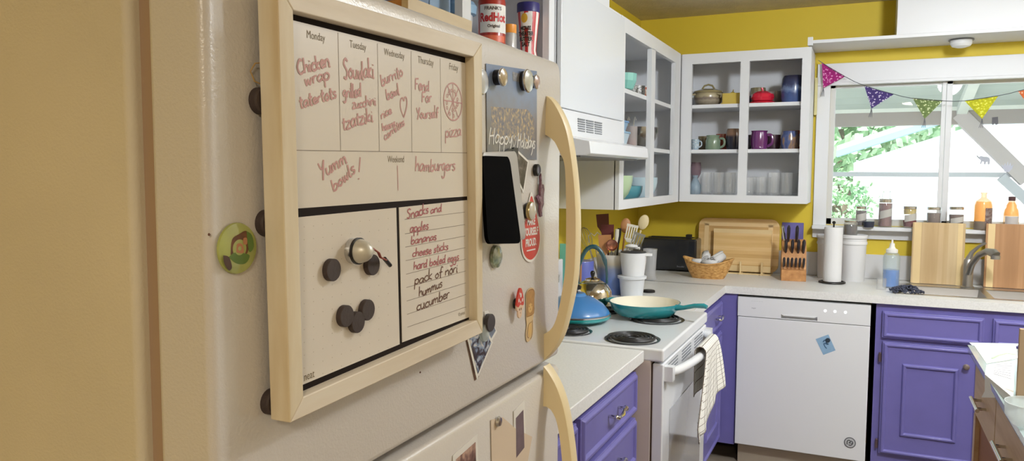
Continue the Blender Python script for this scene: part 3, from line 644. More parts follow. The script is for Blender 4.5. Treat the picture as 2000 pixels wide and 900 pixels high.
# photo pair under frame corner
photo([(911,657),(948,638),(962,668),(931,741)], X1, 'instant photo of people tilted under lower right corner of menu board', imgblue, ins=.16)
photo([(908,655),(916,650),(935,735),(927,743)], FX+.0004, 'dark edged photo half hidden beneath the tilted instant photo', mat('dkedge',(70,44,36),.5), border=mat('dkedge2',(96,66,52),.5), ins=.3)
photo([(945,608),(953,606),(970,648),(954,676)], FX+.0004, 'narrow blue grey photo behind the dark magnet by the menu board corner', mat('bluegrey',(128,140,160),.4,var=.2,vscale=80), ins=.2)
disc('disc_magnet', 957, 630, X1+.002, .0125, .006, mat('mag_dk',(58,52,52),.35), 'dark round magnet holding photos at lower right corner of menu board')
p = U(947,650,0,X1+.003); b = MB(); b.lathe([(0,0),(.0125,0),(.012,.004),(0,.0055)],(0,0,0),0,24,FR(p.y,p.z,X1+.001)); solo_c('clear_magnet', b, glasslid, 'clear dome magnet beside lower right frame corner', 'magnet')
# papers on lower door
photo([(884,889),(932,847),(935,960),(886,1010)], FX+.0008, 'portrait photo with white border on lower refrigerator door', imgface, ins=.2)
photo([(1003,803),(1024,780),(1027,885),(1004,915)], FX+.0008, 'small photo half hidden behind the folded note on lower door', mat('ph_purple',(120,104,116),.4,var=.2,vscale=60), ins=.3)
p0 = quadpx([(961,820),(963,950),(1022,960),(1041,853),(1010,838),(984,815)], FX+.003)
b = MB(); b.prism(p0, FX+.001, FX+.0016, 0, TF); solo_c('folded_note', b, mat('note',(214,196,176),.8), 'folded blank cream note under silver magnet on lower refrigerator door', 'note')
p = U(974,823,0,FX+.004); b = MB(); b.lathe([(0,0),(.0075,0),(.0078,.002),(.006,.005),(0,.006)],(0,0,0),0,24,FR(p.y,p.z,FX+.0018)); solo_c('silver_magnet', b, silver_m, 'small silver magnet holding the folded note', 'magnet')

# ================================================================== UPPER CABINETS
def open_cabinet(name, label, x0, x1, y0, y1, z0, z1, face, stiles, rails, shelves, loc):
    """face: '+x' or '-y'; stiles/rails: rectangles of the face frame; box open at the face"""
    t = thing(name, label, 'cabinet', loc); W = .018
    b = MB(); i_x = W if face != '+x' else 0; i_y = W if face == '+x' else 0
    b.box(x0+i_x,x1-i_x,y0+i_y,y1-i_y,z0,z0+W); b.box(x0+i_x,x1-i_x,y0+i_y,y1-i_y,z1-W,z1)
    if face == '+x': b.box(x0,x0+.006,y0+W,y1-W,z0+W,z1-W); b.box(x0,x1,y0,y0+W,z0,z1); b.box(x0,x1,y1-W,y1,z0,z1)
    else: b.box(x0+W,x1-W,y1-.006,y1,z0+W,z1-W); b.box(x0,x0+W,y0,y1,z0,z1); b.box(x1-W,x1,y0,y1,z0,z1)
    part('carcass', b, white_m, t)
    b = MB()
    for r in stiles+rails:
        if face == '+x': b.box(x1-.004, x1+.018, r[0], r[1], r[2], r[3])
        else: b.box(r[0], r[1], y0-.018, y0+.004, r[2], r[3])
    part('face_frame', b, white_m, t)
    for z in shelves:
        b = MB(); 
        if face == '+x': b.box(x0+.007, x1-.005, y0+W, y1-W, z-.019, z)
        else: b.box(x0+W, x1-W, y0+.005, y1-.007, z-.019, z)
        part('shelf', b, white_m, t)
    return t
Z0, Z1 = 1.322, 2.125
open_cabinet('wall_cabinet', 'open white wall cabinet between range hood and corner, turquoise bowl inside', .002, .302, 3.072, 4.223, Z0, Z1, '+x',
    [(3.072,3.135,Z0,Z1),(3.57,3.642,Z0+.04,Z1-.06),(4.062,4.187,Z0,Z1)], [(3.135,4.062,Z0,1.362),(3.135,4.062,2.063,Z1)], [1.602,1.842], (.15,3.6,Z0))
open_cabinet('wall_cabinet', 'open white two-bay wall cabinet on back wall holding mugs and glasses', .304, .985, 4.225, 4.52, Z0, Z1, '-y',
    [(.322,.378,Z0,Z1),(.634,.680,Z0+.04,Z1-.055),(.941,.985,Z0,Z1)], [(.378,.941,Z0,1.362),(.378,.941,2.070,Z1)], [1.608,1.852], (.65,4.37,Z0))
open_cabinet('wall_cabinet', 'open white spice cabinet above and beyond the refrigerator', .002, .302, 1.26, 2.345, 1.40, 2.125, '+x',
    [(1.26,1.31,1.40,2.125),(1.71,1.755,1.44,2.065),(2.285,2.33,1.40,2.125)], [(1.31,2.285,1.40,1.44),(1.31,2.285,2.065,2.125)], [1.838], (.15,1.8,1.40))
t = thing('hood_cabinet', 'white closed cabinet with flat door above the range hood', 'cabinet', (.15,2.7,1.69))
b = MB(); b.box(.002,.318,2.346,3.07,1.69,2.125); part('carcass', b, white_m, t)
b = MB(); b.box(.321,.338,2.350,3.062,1.690,2.105); part('door', b, mat('door_white',(216,220,226),.35,coat=.2), t, bevel=.003)
# range hood
t = thing('range_hood', 'white range hood with slotted vents over the stove', 'range hood', (.2,2.7,1.525))
TY = Matrix(((1,0,0,0),(0,0,1,0),(0,1,0,0),(0,0,0,1)))
b = MB(); b.prism([(.002,1.69),(.33,1.69),(.335,1.60),(.44,1.578),(.445,1.538),(.43,1.532),(.002,1.532)], 2.345, 3.068, 0, TY); part('hood_shell', b, whiteapp, t, bevel=.003)
b = MB(); b.box(.03,.40,2.37,3.05,1.527,1.533); part('hood_filter', b, mat('filt',(120,118,116),.5,.5), t)
b = MB()
for g in range(3):
    for k in range(6):
        y0 = U(1130+g*16.5,235,0,.336).y; y1 = U(1143.5+g*16.5,235,0,.336).y; z = 1.664-k*.0082
        b.box(.3325,.3358,y0,y1,z-.0019,z+.0019)
part('vent_slots', b, mat('slot',(120,124,130),.6), t)

# ================================================================== BASE CABINETS
def purple_front(name, parent, w, h, T, knob=None, inner=True, t_=.019):
    b = MB(); b.box(-w/2,w/2,-h/2,h/2,0,t_,0,T); b.ring(-w/2+.004,w/2-.004,-h/2+.004,h/2-.004,.020,.008,0,T @ Matrix.Translation((0,0,t_)))
    if inner:
        b.ring(-w/2+.085,w/2-.085,-h/2+.095,h/2-.095,.020,.009,0,T @ Matrix.Translation((0,0,t_)))
    return part(name, b, purple_m, parent, bevel=.0025)
# near cabinet between fridge and stove
t = thing('base_cabinet', 'purple base cabinet with drawers between refrigerator and stove', 'cabinet', (.3,1.8,0))
b = MB(); b.box(.002,.60,1.25,2.325,.10,.874); b.box(.002,.54,1.25,2.325,0,.10); part('carcass', b, purple_m, t)
def bow_handle(T, parent):
    b = MB(); b.tube([(-.045,0,0),(-.045,0,.018),(-.036,-.004,.026),(-.015,-.007,.026),(0,-.004,.028),(.015,.003,.026),(.036,.004,.026),(.045,.0,.018),(.045,0,0)], [.005,.005,.006,.0045,.0065,.0045,.006,.005,.005], 10, 0, T)
    b.ball((.045,0,.022), .009, mi=0, seg=12, T=T); b.ball((-.045,0,.022), .007, mi=0, seg=12, T=T)
    part('handle', b, chrome_m, parent)
for yc, w, hs in ((2.045,.515,((.785,.130),(.630,.145),(.47,.145),(.26,.24))), (1.51,.49,((.785,.130),(.39,.56)))):
    for z, h in hs:
        d = purple_front('drawer', t, w, h, FR(yc, z, .60), inner=False)
        bow_handle(FR(yc+.02, z+.005, .62), d)
b = MB(); b.box(.002,.635,1.25,2.332,.876,.914); solo('countertop', b, lam_m, 'white laminate countertop between refrigerator and stove', 'countertop', (.3,1.8,.876), bevel=.003)
# cabinet right of stove + corner post
t = thing('base_cabinet', 'purple drawer cabinet right of the stove next to corner post', 'cabinet', (.3,3.5,0))
b = MB(); b.box(.002,.60,3.075,3.94,.10,.874); b.box(.002,.54,3.075,3.94,0,.10); b.box(.60,.693,3.905,3.94,.10,.874); part('carcass', b, purple_m, t)
for z, h in ((.775,.125),(.405,.56)):
    d = purple_front('drawer' if h < .2 else 'door', t, .47, h, FR(3.655, z, .60), inner=h > .2)
    if h < .2: bow_handle(FR(3.74, z, .62), d)
    d = purple_front('drawer' if h < .2 else 'door', t, .30, h, FR(3.25, z, .60), inner=h > .2)
# dishwasher
t = thing('dishwasher', 'white dishwasher under the counter between purple cabinets', 'dishwasher', (1.0,4.15,0))
DX0, DX1, DY = .698, 1.302, 3.897
b = MB(); b.box(DX0,DX1,DY+.03,4.45,.10,.868); part('tub', b, mat('dwtub',(60,60,62),.6), t)
b = MB(); b.box(DX0,DX1,DY-.008,DY+.03,.112,.765); part('door', b, whiteapp, t, bevel=.004)
b = MB(); zb = .77
T = FB(0,0,DY)
def frame_with_hole(b, x0,x1,z0,z1,hx0,hx1,hz0,hz1,d0,d1,T,mi=0):
    for r in ((x0,hx0,z0,z1),(hx1,x1,z0,z1),(hx0,hx1,z0,hz0),(hx0,hx1,hz1,z1)): b.box(r[0],r[1],r[2],r[3],d0,d1,mi,T)
frame_with_hole(b, DX0,DX1,.768,.864,.905,1.070,.772,.792,-.03,.010,T); b.box(.905,1.07,.772,.792,-.03,-.012,0,T)
part('control_panel', b, whiteapp, t)
b = MB(); b.prism([(.905,.792),(1.07,.792),(1.055,.785),(.92,.785)],.010,.013,0,T); part('pull_lip', b, whiteapp, t)
for x in (1.104,1.147,1.193):
    b = MB(); b.lathe([(0,0),(.006,0),(.006,.0015),(0,.002)],(0,0,0),0,14,FB(x,.824-.02*(x-1.1)*.2,DY-.010)); part('indicator', b, mat('led',(250,252,255),.3,emit=1.5), t)
b = MB(); fontmesh(b, 'WHIRLPOOL'[:0]+'— — — — —', .009, FB(.79,.847,DY-.0105), 0); fontmesh(b, 'Tracyn'[:0]+'eager', .010, FB(.775,.812,DY-.0105), 0); part('panel_print', b, mat('gprint',(140,142,150),.5), t)
b = MB(); b.box(DX0+.01,DX1-.01,DY+.045,DY+.06,.0,.105); part('toe_kick', b, mat('toe',(168,156,140),.6), t)
# round logo magnet and little blue card on dishwasher
p = U(1660,864,1,DY-.008); T = FB(p.x,p.z,DY-.008); t = thing('round_magnet', 'round dark and silver magnet low on the dishwasher door', 'magnet', tuple(p))
b = MB(); b.lathe([(0,0),(.026,0),(.026,.002),(.022,.003)],(0,0,0),0,32,T); part('outer_ring', b, mat('rg',(96,98,104),.4), t)
b = MB(); b.lathe([(.022,.0028),(0,.003)],(0,0,0),0,28,T); part('inner_disc', b, mat('rg2',(190,192,196),.4), t)
b = MB(); b.ribbon(smooth([(-.012,-.010),(-.012,.006),(-.004,.012),(.002,.006),(-.003,0)]),.004,0,T,.0034); b.ribbon(smooth([(.004,.010),(.012,.004),(.010,-.006),(.002,-.012),(-.006,-.010)]),.004,0,T,.0034); b.ribbon([(-.006,-.002),(.012,-.002)],.003,0,T,.0034); part('emblem', b, mat('rg3',(50,52,58),.4), t)
q = [U(a,c,1,DY-.009) for a, c in ((1593,662),(1618,653),(1632,684),(1608,693))]
t = thing('blue_card', 'small light blue card tilted on the dishwasher door', 'card', tuple((q[0]+q[2])/2))
b = MB(); b.prism([(v.x,v.z) for v in q], .0002, .0008, 0, FB(0,0,DY-.008)); part('card_sheet', b, mat('bluecard',(140,176,208),.5,var=.08,vscale=60), t)
b = MB(); c0 = (q[0]+q[2])/2; T = FB(c0.x,c0.z,DY-.009)
b.ribbon(smooth([(-.012,.012),(-.004,.022),(.006,.016),(.0,.006),(-.008,.004),(-.002,-.010),(.006,-.018)]),.004,0,T,.0003); b.flat(oval(.008,.004,.006,.004,12),.0004,0,T); part('card_drawing', b, mat('bluedr',(52,92,128),.5), t)
p = U(1617,664,1,DY-.01); b = MB(); b.lathe([(0,0),(.0105,0),(.0105,.005),(0,.006)],(0,0,0),0,24,FB(p.x,p.z,DY-.0092)); solo_c('disc_magnet', b, mat('mag_bl',(40,58,74),.4), 'round dark magnet holding the small blue card', 'magnet')
# sink cabinet
t = thing('sink_cabinet', 'purple sink base cabinet with raised panel doors right of dishwasher', 'cabinet', (1.9,4.2,0))
SY = 3.915
b = MB(); b.box(1.310,2.9,SY,SY+.02,.10,.874); b.box(1.310,1.325,SY,4.45,.1,.874); b.box(1.31,2.9,SY+.06,SY+.08,0,.10); part('carcass', b, purple_m, t)
for x0, x1 in ((1.352,1.762),(1.795,2.20)):
    purple_front('drawer_front', t, x1-x0, .125, FB((x0+x1)/2, .778, SY), inner=False)
    d = purple_front('door', t, x1-x0-.01, .535, FB((x0+x1)/2, .430, SY))
    kx = x1-.065 if x0 < 1.5 else x0+.065
    b = MB(); b.lathe([(0,0),(.007,0),(.006,.012),(.013,.018),(.014,.024),(.009,.030),(0,.032)],(0,0,0),0,20,FB(kx,.618,SY-.019)); part('knob', b, mat('knobm',(150,136,130),.35,.6), d)
    for z in (.618,.205):
        b = MB(); b.tube([(x0-.004,SY-.012,z-.018),(x0-.004,SY-.012,z+.018)],.006,10); b.ball((x0-.004,SY-.012,z+.021),.006,seg=8); part('hinge', b, mat('hingem',(110,90,96),.4,.5), d)
# L counter top (with the sink cut out)
SX0, SX1, SK0, SK1 = 1.420, 2.10, 3.985, 4.36
b = MB()
for r in ((.002,.635,3.075,3.90),(.002,SX0,3.89,YB-.013),(SX1,2.9,3.89,YB-.013),(SX0,SX1,3.89,SK0),(SX0,SX1,SK1,YB-.013)): b.box(r[0],r[1],r[2],r[3],.876,.914)
solo('countertop', b, lam_m, 'long white L-shaped laminate countertop running under the window', 'countertop', (1.2,4.2,.876))

# ================================================================== STOVE
t = thing('stove', 'white electric coil stove with bowed oven handle and cream enamel side', 'stove', (.35,2.7,0))
SA, SB = 2.338, 3.068
b = MB(); b.box(.01,.655,SA,SB,.03,.88); part('body', b, mat('stove_side',(206,192,182),.45), t)
b = MB(); b.box(.01,.697,SA-.001,SB,.878,.921); part('cooktop', b, whiteapp, t, bevel=.008)
b = MB(); b.box(.002,.075,SA,SB,.921,1.105); part('backguard', b, whiteapp, t, bevel=.006)
b = MB(); b.box(.66,.695,SA+.006,SB-.006,.20,.872); dr = part('oven_door', b, whiteapp, t, bevel=.005)
b = MB(); b.box(.69,.6965,SA+.10,SB-.10,.33,.70); part('oven_window', b, mat('ovenglass',(176,180,188),.08,coat=1), dr)
b = MB()
for g in range(3):
    for k in range(4):
        y0 = SA+.06+g*.215; b.box(.6935,.6962,y0,y0+.15,.822+k*.011,.826+k*.011)
part('vent_slots', b, mat('slot',(120,124,130),.6), dr)
b = MB(); n = 18
pts = [(.695+.062*math.sin(PI*min(max((i/n-.0),0),1))**.55, SA+.035+(SB-SA-.07)*i/n, .838+.004*math.sin(PI*i/n)) for i in range(n+1)]
b.tube(pts, .0145, 12, 0, sx=1.0, sy=1.0); b.box(.69,.722,SA+.018,SA+.052,.815,.862); b.box(.69,.722,SB-.052,SB-.018,.815,.862); part('oven_handle', b, whiteapp, dr)
b = MB(); b.box(.66,.69,SA+.006,SB-.006,.05,.19); part('storage_drawer', b, whiteapp, t, bevel=.005)
b = MB(); b.box(.655,.66,SA+.01,SB-.01,.06,.87); part('door_seal', b, mat('seal',(70,52,44),.8), t)
BUR = [(.566,2.440,.093),(.335,2.465,.078),(.553,2.815,.105),(.31,2.90,.078)]
for x, y, r in BUR:
    b = MB(); b.lathe([(r*.98,.9205),(r*1.0,.9245),(r*.9,.9235),(r*.8,.914),(0,.912)],(x,y,0),0,36); part('drip_pan', b, drip_m, t)
    b = MB(); pts = []; tn = 4.6
    for i in range(150):
        a = 2*PI*tn*i/149; rr = r*.2+(r*.88-r*.2)*i/149; pts.append((x+rr*math.cos(a), y+rr*math.sin(a), .929))
    b.tube(pts, .0048, 6); part('coil_burner', b, coil_m, t)
b = MB()
for y in (2.50,2.62,2.74,2.86,2.98): b.lathe([(0,0),(.018,0),(.016,.02),(0,.022)],(0,0,0),0,18,FR(y,1.03,.075))
part('control_knobs', b, whiteapp, t)
# dish towel on the handle
def mat_check():
    M = bpy.data.materials.new('towel_check'); M.use_nodes = True; nt = M.node_tree; N = nt.nodes; Lk = nt.links; bs = N['Principled BSDF']; bs.inputs['Roughness'].default_value = .95
    uv = N.new('ShaderNodeUVMap'); sx = N.new('ShaderNodeSeparateXYZ'); Lk.new(uv.outputs[0], sx.inputs[0]); outs = []
    for ax, sc in ((0, 11), (1, 13)):
        mu = N.new('ShaderNodeMath'); mu.operation = 'MULTIPLY'; Lk.new(sx.outputs[ax], mu.inputs[0]); mu.inputs[1].default_value = sc
        fr_ = N.new('ShaderNodeMath'); fr_.operation = 'FRACT'; Lk.new(mu.outputs[0], fr_.inputs[0])
        lt = N.new('ShaderNodeMath'); lt.operation = 'LESS_THAN'; Lk.new(fr_.outputs[0], lt.inputs[0]); lt.inputs[1].default_value = .09; outs.append(lt)
    mx = N.new('ShaderNodeMath'); mx.operation = 'MAXIMUM'; Lk.new(outs[0].outputs[0], mx.inputs[0]); Lk.new(outs[1].outputs[0], mx.inputs[1])
    c = N.new('ShaderNodeMix'); c.data_type = 'RGBA'; Lk.new(mx.outputs[0], c.inputs[0]); c.inputs[6].default_value = srgb(232,230,224); c.inputs[7].default_value = srgb(118,108,98)
    Lk.new(c.outputs[2], bs.inputs['Base Color']); return M
check_m = mat_check()
def drape(name, xb, ytop, ybot, L, amp, ph, mats, label, cat, back=.16, zt=.858):
    nx, nz = 44, 40; b = MB(); vs = []; fs = []; uv = []
    for j in range(nz+1):
        t_ = j/nz
        for i in range(nx+1):
            s_ = i/nx
            if t_ < .22: # behind the bar
                k = t_/.22; z = zt-back*(1-k); x = xb-.038-.004*(1-k)*math.sin(s_*9); w = 0; kk = 0
            elif t_ < .34:
                k = (t_-.22)/.12; a = PI*(1-k); x = xb-.019+.019*math.cos(a); z = zt+.019*math.sin(a); kk = 0
            else:
                kk = (t_-.34)/.66; Ls = L(s_); z = zt-Ls*kk; x = xb
            y = ytop[0]+(ytop[1]-ytop[0])*s_; yb = ybot[0]+(ybot[1]-ybot[0])*s_
            y = y+(yb-y)*min(1, kk*1.25)
            x += kk**.6*amp*(.5+.5*math.sin(s_*20+ph+kk*1.2))*(.55+.45*math.sin(s_*7+1)) + kk*.012
            vs.append((x, y, z)); uv.append((s_, t_*1.35))
    for j in range(nz):
        for i in range(nx): fs.append((j*(nx+1)+i, j*(nx+1)+i+1, (j+1)*(nx+1)+i+1, (j+1)*(nx+1)+i))
    b.add(vs, fs); o = solo_c(name, b, mats, label, cat, ang=3); me = o.data; ul = me.uv_layers.new(name='UVMap')
    for lp in me.loops: ul.data[lp.index].uv = uv[lp.vertex_index]
    q = o.modifiers.new('solid', 'SOLIDIFY'); q.thickness = .0025; q.offset = 0
    return o
drape('dish_towel', .776, (2.62,2.86), (2.37,2.88), lambda s: .235-.045*s+.02*math.sin(s*5), .020, .4, check_m, 'white dish towel with thin dark check hanging over the oven handle', 'towel')
# ================================================================== THINGS IN THE CABINETS
def at_y(u, v, y): return U(u, v, 1, y)
def pot(name, prof, x, y, z, mats, label, cat, mi=0, group=None, seg=28, handle=None, inner=True, extra=None, **k):
    """thing made of a turned body; handle=(angle, z0, z1, reach, thickness) is a part of its own"""
    if not handle and not extra:
        b = MB(); b.lathe(prof, (x,y,z), mi, seg); return solo(name, b, mats, label, cat, (x,y,z), group, **k)
    t = thing(name, label, cat, (x,y,z), group)
    b = MB(); b.lathe(prof, (x,y,z), mi, seg); part('body', b, mats, t, **k)
    if handle:
        a, z0, z1, re, th = handle; r = max(q[0] for q in prof)*.95; d = Vector((math.cos(a), math.sin(a), 0)); c = Vector((x,y,z))
        pts = [c+d*r+Vector((0,0,z1)), c+d*(r+re*.7)+Vector((0,0,z1-.002)), c+d*(r+re)+Vector((0,0,(z0*.35+z1*.65))), c+d*(r+re*.85)+Vector((0,0,(z0*.75+z1*.25))), c+d*r+Vector((0,0,z0))]
        p2 = []
        for i in range(len(pts)-1):
            for j in range(4): 
                a0 = pts[max(i-1,0)]; a1 = pts[i]; a2 = pts[i+1]; a3 = pts[min(i+2,len(pts)-1)]; u = j/4
                p2.append(.5*((2*a1)+(-a0+a2)*u+(2*a0-5*a1+4*a2-a3)*u*u+(-a0+3*a1-3*a2+a3)*u**3))
        p2.append(pts[-1]); b = MB(); b.tube(p2, th, 8, 0, sx=1, sy=1.3); part('handle', b, mats[0] if isinstance(mats,(list,tuple)) else mats, t)
    if extra: extra(t, x, y, z)
    return t
def cup(r, h, wall=.004, foot=.85, belly=1.0):
    return [(0,0),(r*foot*.95,0),(r*foot,.004),(r*belly,h*.3),(r*belly,h*.65),(r,h),(r-wall,h),(r*belly-wall,h*.6),(r*foot-wall,.008),(0,.006)]
def bowl(R, r, h, wall=.004):
    p = [(0,0),(r,0),(r,.004)]+[(r+(R-r)*math.sin(t*PI/2)**.9, .004+(h-.004)*(1-math.cos(t*PI/2))**.95) for t in (.25,.5,.7,.85,1)]
    q = [(max(a-wall,0), z+wall*.6) for a, z in p[3:]][::-1]; q[0] = (R-wall, h)
    return p+q+[(r*.9,.008),(0,.007)]
def glaze(name, c, rough=.2, **k): return mat(name, c, rough, coat=.6, **k)
S1, S2, S3 = 1.852, 1.608, 1.362   # shelf tops in the back cabinet
L1, L2, L3 = 1.842, 1.602, 1.340
def px_x(u, y, z): # x on the line of sight through pixel column u at depth y, height z
    p = U(u, 300, 1, y); return p.x
stone = mat_stack('stoneware', 2, [(0,(120,108,88)),(.3,(164,154,136)),(.45,(118,104,96)),(.6,(176,164,132)),(1,(136,122,88))], 0, .085, .3, .2, 60)
def lid_extra(t, x, y, z):
    b = MB(); b.lathe([(.083,.072),(.080,.080),(.045,.092),(0,.096)],(x,y,z),0,28); b.tube([(x-.035,y,z+.092),(x-.022,y,z+.112),(x,y,z+.118),(x+.022,y,z+.112),(x+.035,y,z+.092)],.005,8); part('lid', b, glaze('lid_olive',(150,138,98),var=.15,vscale=30), t)
    b = MB(); b.ribbon([],.1) if False else None
    for s in (-1,1): b.tube([(x+s*.060,y-.052,z+.062),(x+s*.086,y-.062,z+.058),(x+s*.078,y-.050,z+.040)],.006,8)
    part('side_handles', b, stone, t)
x = (px_x(1350,4.32,0)+px_x(1410,4.32,0))/2
pot('casserole_pot', [(0,0),(.055,0),(.072,.02),(.079,.045),(.074,.066),(.080,.073),(0,.073)], x, 4.33, S1, stone, 'olive and brown striped stoneware casserole with looped lid, upper shelf', 'pot', extra=lid_extra)
x = px_x(1428,4.30,0)
t = thing('butter_dish', 'yellow square covered butter dish with small finial beside casserole', 'dish', (x,4.30,S1))
b = MB(); b.prism([(a*.056,c*.050) for a, c in rrect(2,2,.2,3)], 0, .008, 0, TR(x,4.30,S1)); part('tray', b, glaze('butter',(206,180,82)), t)
b = MB(); b.prism([(a*.050,c*.044) for a, c in rrect(2,2,.2,3)], .008, .060, 0, TR(x,4.30,S1)); b.ball((x,4.30,S1+.064),.012,.007,.006); b.tube([(x,4.30,S1+.064),(x+.004,4.30,S1+.083)],.003,6); part('cover', b, glaze('butter',(206,180,82)), t, bevel=.003)
pot('bowl', bowl(.06,.03,.055), px_x(1447,4.42,0), 4.43, S1, glaze('greyblue',(96,104,120)), 'grey blue bowl behind the yellow butter dish', 'bowl')
pot('jar', [(0,0),(.042,0),(.046,.05),(.040,.10),(.036,.098),(.04,.01),(0,.01)], px_x(1466,4.43,0)+.03, 4.44, S1, glaze('khaki',(134,126,96)), 'khaki stoneware jar behind the red pumpkin dish', 'jar')
x = px_x(1486,4.31,0)
t = thing('pumpkin_dish', 'red pumpkin shaped lidded dish on the upper shelf', 'dish', (x,4.31,S1)); redg = glaze('red_glaze',(206,32,58))
b = MB(); b.lathe([(0,0),(.060,0),(.068,.006),(.066,.010),(0,.010)],(x,4.31,S1),0,28); part('saucer', b, redg, t)
b = MB(); n = 40; prof = [(.030,.008),(.054,.016),(.061,.034),(.056,.052),(.036,.066),(.012,.068),(0,.064)]; vs = []; fs = []
for r, z in prof:
    for j in range(n):
        a = 2*PI*j/n; k = 1+.07*abs(math.cos(a*4))**.7-.05; vs.append((x+r*k*math.cos(a), 4.31+r*k*math.sin(a), S1+z))
for i in range(len(prof)-1):
    for j in range(n): fs.append((i*n+j, i*n+(j+1)%n, i*n+n+(j+1)%n, i*n+n+j))
b.add(vs, fs); part('pumpkin_body', b, redg, t)
b = MB(); b.tube([(x,4.31,S1+.060),(x+.001,4.31,S1+.074),(x-.004,4.31,S1+.086)],[.008,.006,.007],10); part('stem', b, redg, t)
pot('bowl', bowl(.055,.03,.075), px_x(1512,4.43,0), 4.44, S1, glaze('taupe',(134,124,118)), 'taupe bowl between red pumpkin dish and blue crock', 'bowl')
bluec = mat_stack('blue_crock', 2, [(0,(72,96,150)),(.35,(60,80,130)),(.5,(110,130,170)),(.65,(50,60,98)),(1,(44,44,66))], 0, .14, .25, .5, 25)
pot('crock', [(0,0),(.055,0),(.062,.02),(.064,.08),(.058,.125),(.054,.135),(.050,.142),(.046,.14),(.054,.08),(.05,.01),(0,.01)], px_x(1545,4.31,0)+.002, 4.31, S1, bluec, 'tall dark and light blue glazed crock at right end of upper shelf', 'crock')
# middle shelf
x = px_x(1355,4.27,0)
floral = mat_ramp('floral', [(.4,(196,206,214)),(.55,(150,176,196)),(.7,(206,214,220))], 60, (1,1,1), .25, 2, coat=.4)
pot('small_pitcher', cup(.022,.058), x+.006, 4.275, S2, floral, 'little white and blue flowered cup at left of the middle shelf', 'cup', handle=(0,.014,.048,.014,.003))
pot('mug', cup(.036,.080), px_x(1374,4.38,0), 4.40, S2, glaze('bronze',(110,96,68)), 'bronze brown mug behind the sage green mug', 'mug', handle=(.0,.02,.06,.018,.004))
x = px_x(1392,4.30,0)
pot('mug', [(0,0),(.038,0),(.042,.01),(.040,.03),(.041,.05),(.034,.068),(.037,.080),(.033,.080),(.030,.068),(.036,.01),(0,.01)], x, 4.30, S2, glaze('sage',(126,146,124)), 'sage green pottery mug with big loop handle, middle shelf', 'mug', handle=(-.1,.012,.062,.024,.005))
pot('mug', cup(.040,.092), px_x(1411,4.41,0), 4.42, S2, glaze('rust',(156,74,58)), 'rust red mug at the back between sage mug and dark mug', 'mug')
darkm = mat_stack('dark_mug', 2, [(0,(34,34,48)),(.62,(40,38,52)),(.72,(128,96,74)),(1,(120,96,80))], 0, .115, .2, .1)
pot('mug', [(0,0),(.034,0),(.040,.02),(.043,.07),(.038,.105),(.034,.115),(.030,.114),(.036,.07),(.034,.01),(0,.01)], px_x(1432,4.32,0), 4.32, S2, darkm, 'dark navy mug with brown shoulder beside the cabinet center post', 'mug')
pot('mug', cup(.034,.082), px_x(1466,4.36,0)-.006, 4.38, S2, glaze('blacknavy',(36,36,54)), 'near black mug half hidden left of the purple mug', 'mug')
pot('mug', [(0,0),(.040,0),(.042,.006),(.040,.012),(.044,.03),(.045,.06),(.040,.092),(.044,.1),(.040,.1),(.036,.09),(.04,.03),(0,.01)], px_x(1482,4.30,0), 4.30, S2, glaze('plum',(104,44,104)), 'plum purple pottery mug with ear handle on middle shelf', 'mug', handle=(-.05,.016,.078,.026,.006))
pot('mug', cup(.038,.082), px_x(1509,4.38,0), 4.40, S2, glaze('umber',(72,50,62)), 'dark umber mug behind the handle of the plum mug', 'mug')
x = px_x(1542,4.31,0)
bt = mat_ramp('blue_tan', [(.4,(66,82,130)),(.5,(96,108,150)),(.56,(160,128,96)),(.7,(84,80,110))], 22, (1,1,.5), .25, 3, coat=.5)
pot('mug', [(0,0),(.038,0),(.046,.025),(.047,.055),(.038,.085),(.040,.096),(.036,.096),(.034,.085),(.042,.05),(0,.01)], x, 4.31, S2, bt, 'blue and tan splashed pottery mug at right of middle shelf', 'mug', handle=(.05,.018,.076,.022,.005))
pot('mug', cup(.042,.105), px_x(1548,4.41,0), 4.44, S2, glaze('coral',(176,92,70)), 'coral orange mug standing behind the splashed blue mug', 'mug')
# bottom shelf: glassware
x = px_x(1357,4.32,0)
pot('glass_decanter', [(0,0),(.028,0),(.033,.02),(.032,.05),(.018,.075),(.012,.09),(.017,.105),(.015,.105),(.010,.09),(.016,.075),(.029,.05),(.03,.02),(0,.012)], x+.004, 4.33, S3, mat_glass('smoky_glass',(.75,.85,.92),a=.35), 'round smoky glass decanter at left end of the bottom shelf', 'decanter')
pot('wine_glass', [(0,0),(.030,.001),(.028,.003),(.004,.010),(.0035,.075),(.014,.088),(.027,.115),(.030,.15),(.026,.18),(.0245,.18),(.028,.15),(.025,.117),(.012,.092),(0,.087)], px_x(1357,4.42,0)+.004, 4.44, S3, mat_glass('plum_glass',(.62,.45,.5),a=.4), 'plum tinted stemmed glass behind the smoky decanter', 'glass')
def tumbler(x, y, r, h, lab, g): 
    pot('drinking_glass', [(0,0),(r*.86,0),(r*.9,.006),(r,h),(r-.0022,h),(r*.87,.012),(0,.010)], x, y, S3, glassg_m, lab, 'glass', group=g, seg=20)
for i, (u, y, r, h) in enumerate(((1381,4.31,.032,.122),(1405,4.31,.031,.122),(1428,4.31,.032,.122),(1392,4.43,.032,.122),(1419,4.43,.032,.122),(1440,4.43,.032,.122))):
    tumbler(px_x(u,y,0), y, r, h, 'clear tall ribbed drinking glass in the left bay of the bottom shelf', 'tall glasses left bay')
for i, (u, y, r, h) in enumerate(((1512,4.31,.035,.122),(1538,4.31,.033,.122),(1522,4.43,.034,.122),(1549,4.43,.032,.122))):
    tumbler(px_x(u,y,0), y, r, h, 'clear tall drinking glass in the right bay of the bottom shelf', 'tall glasses right bay')
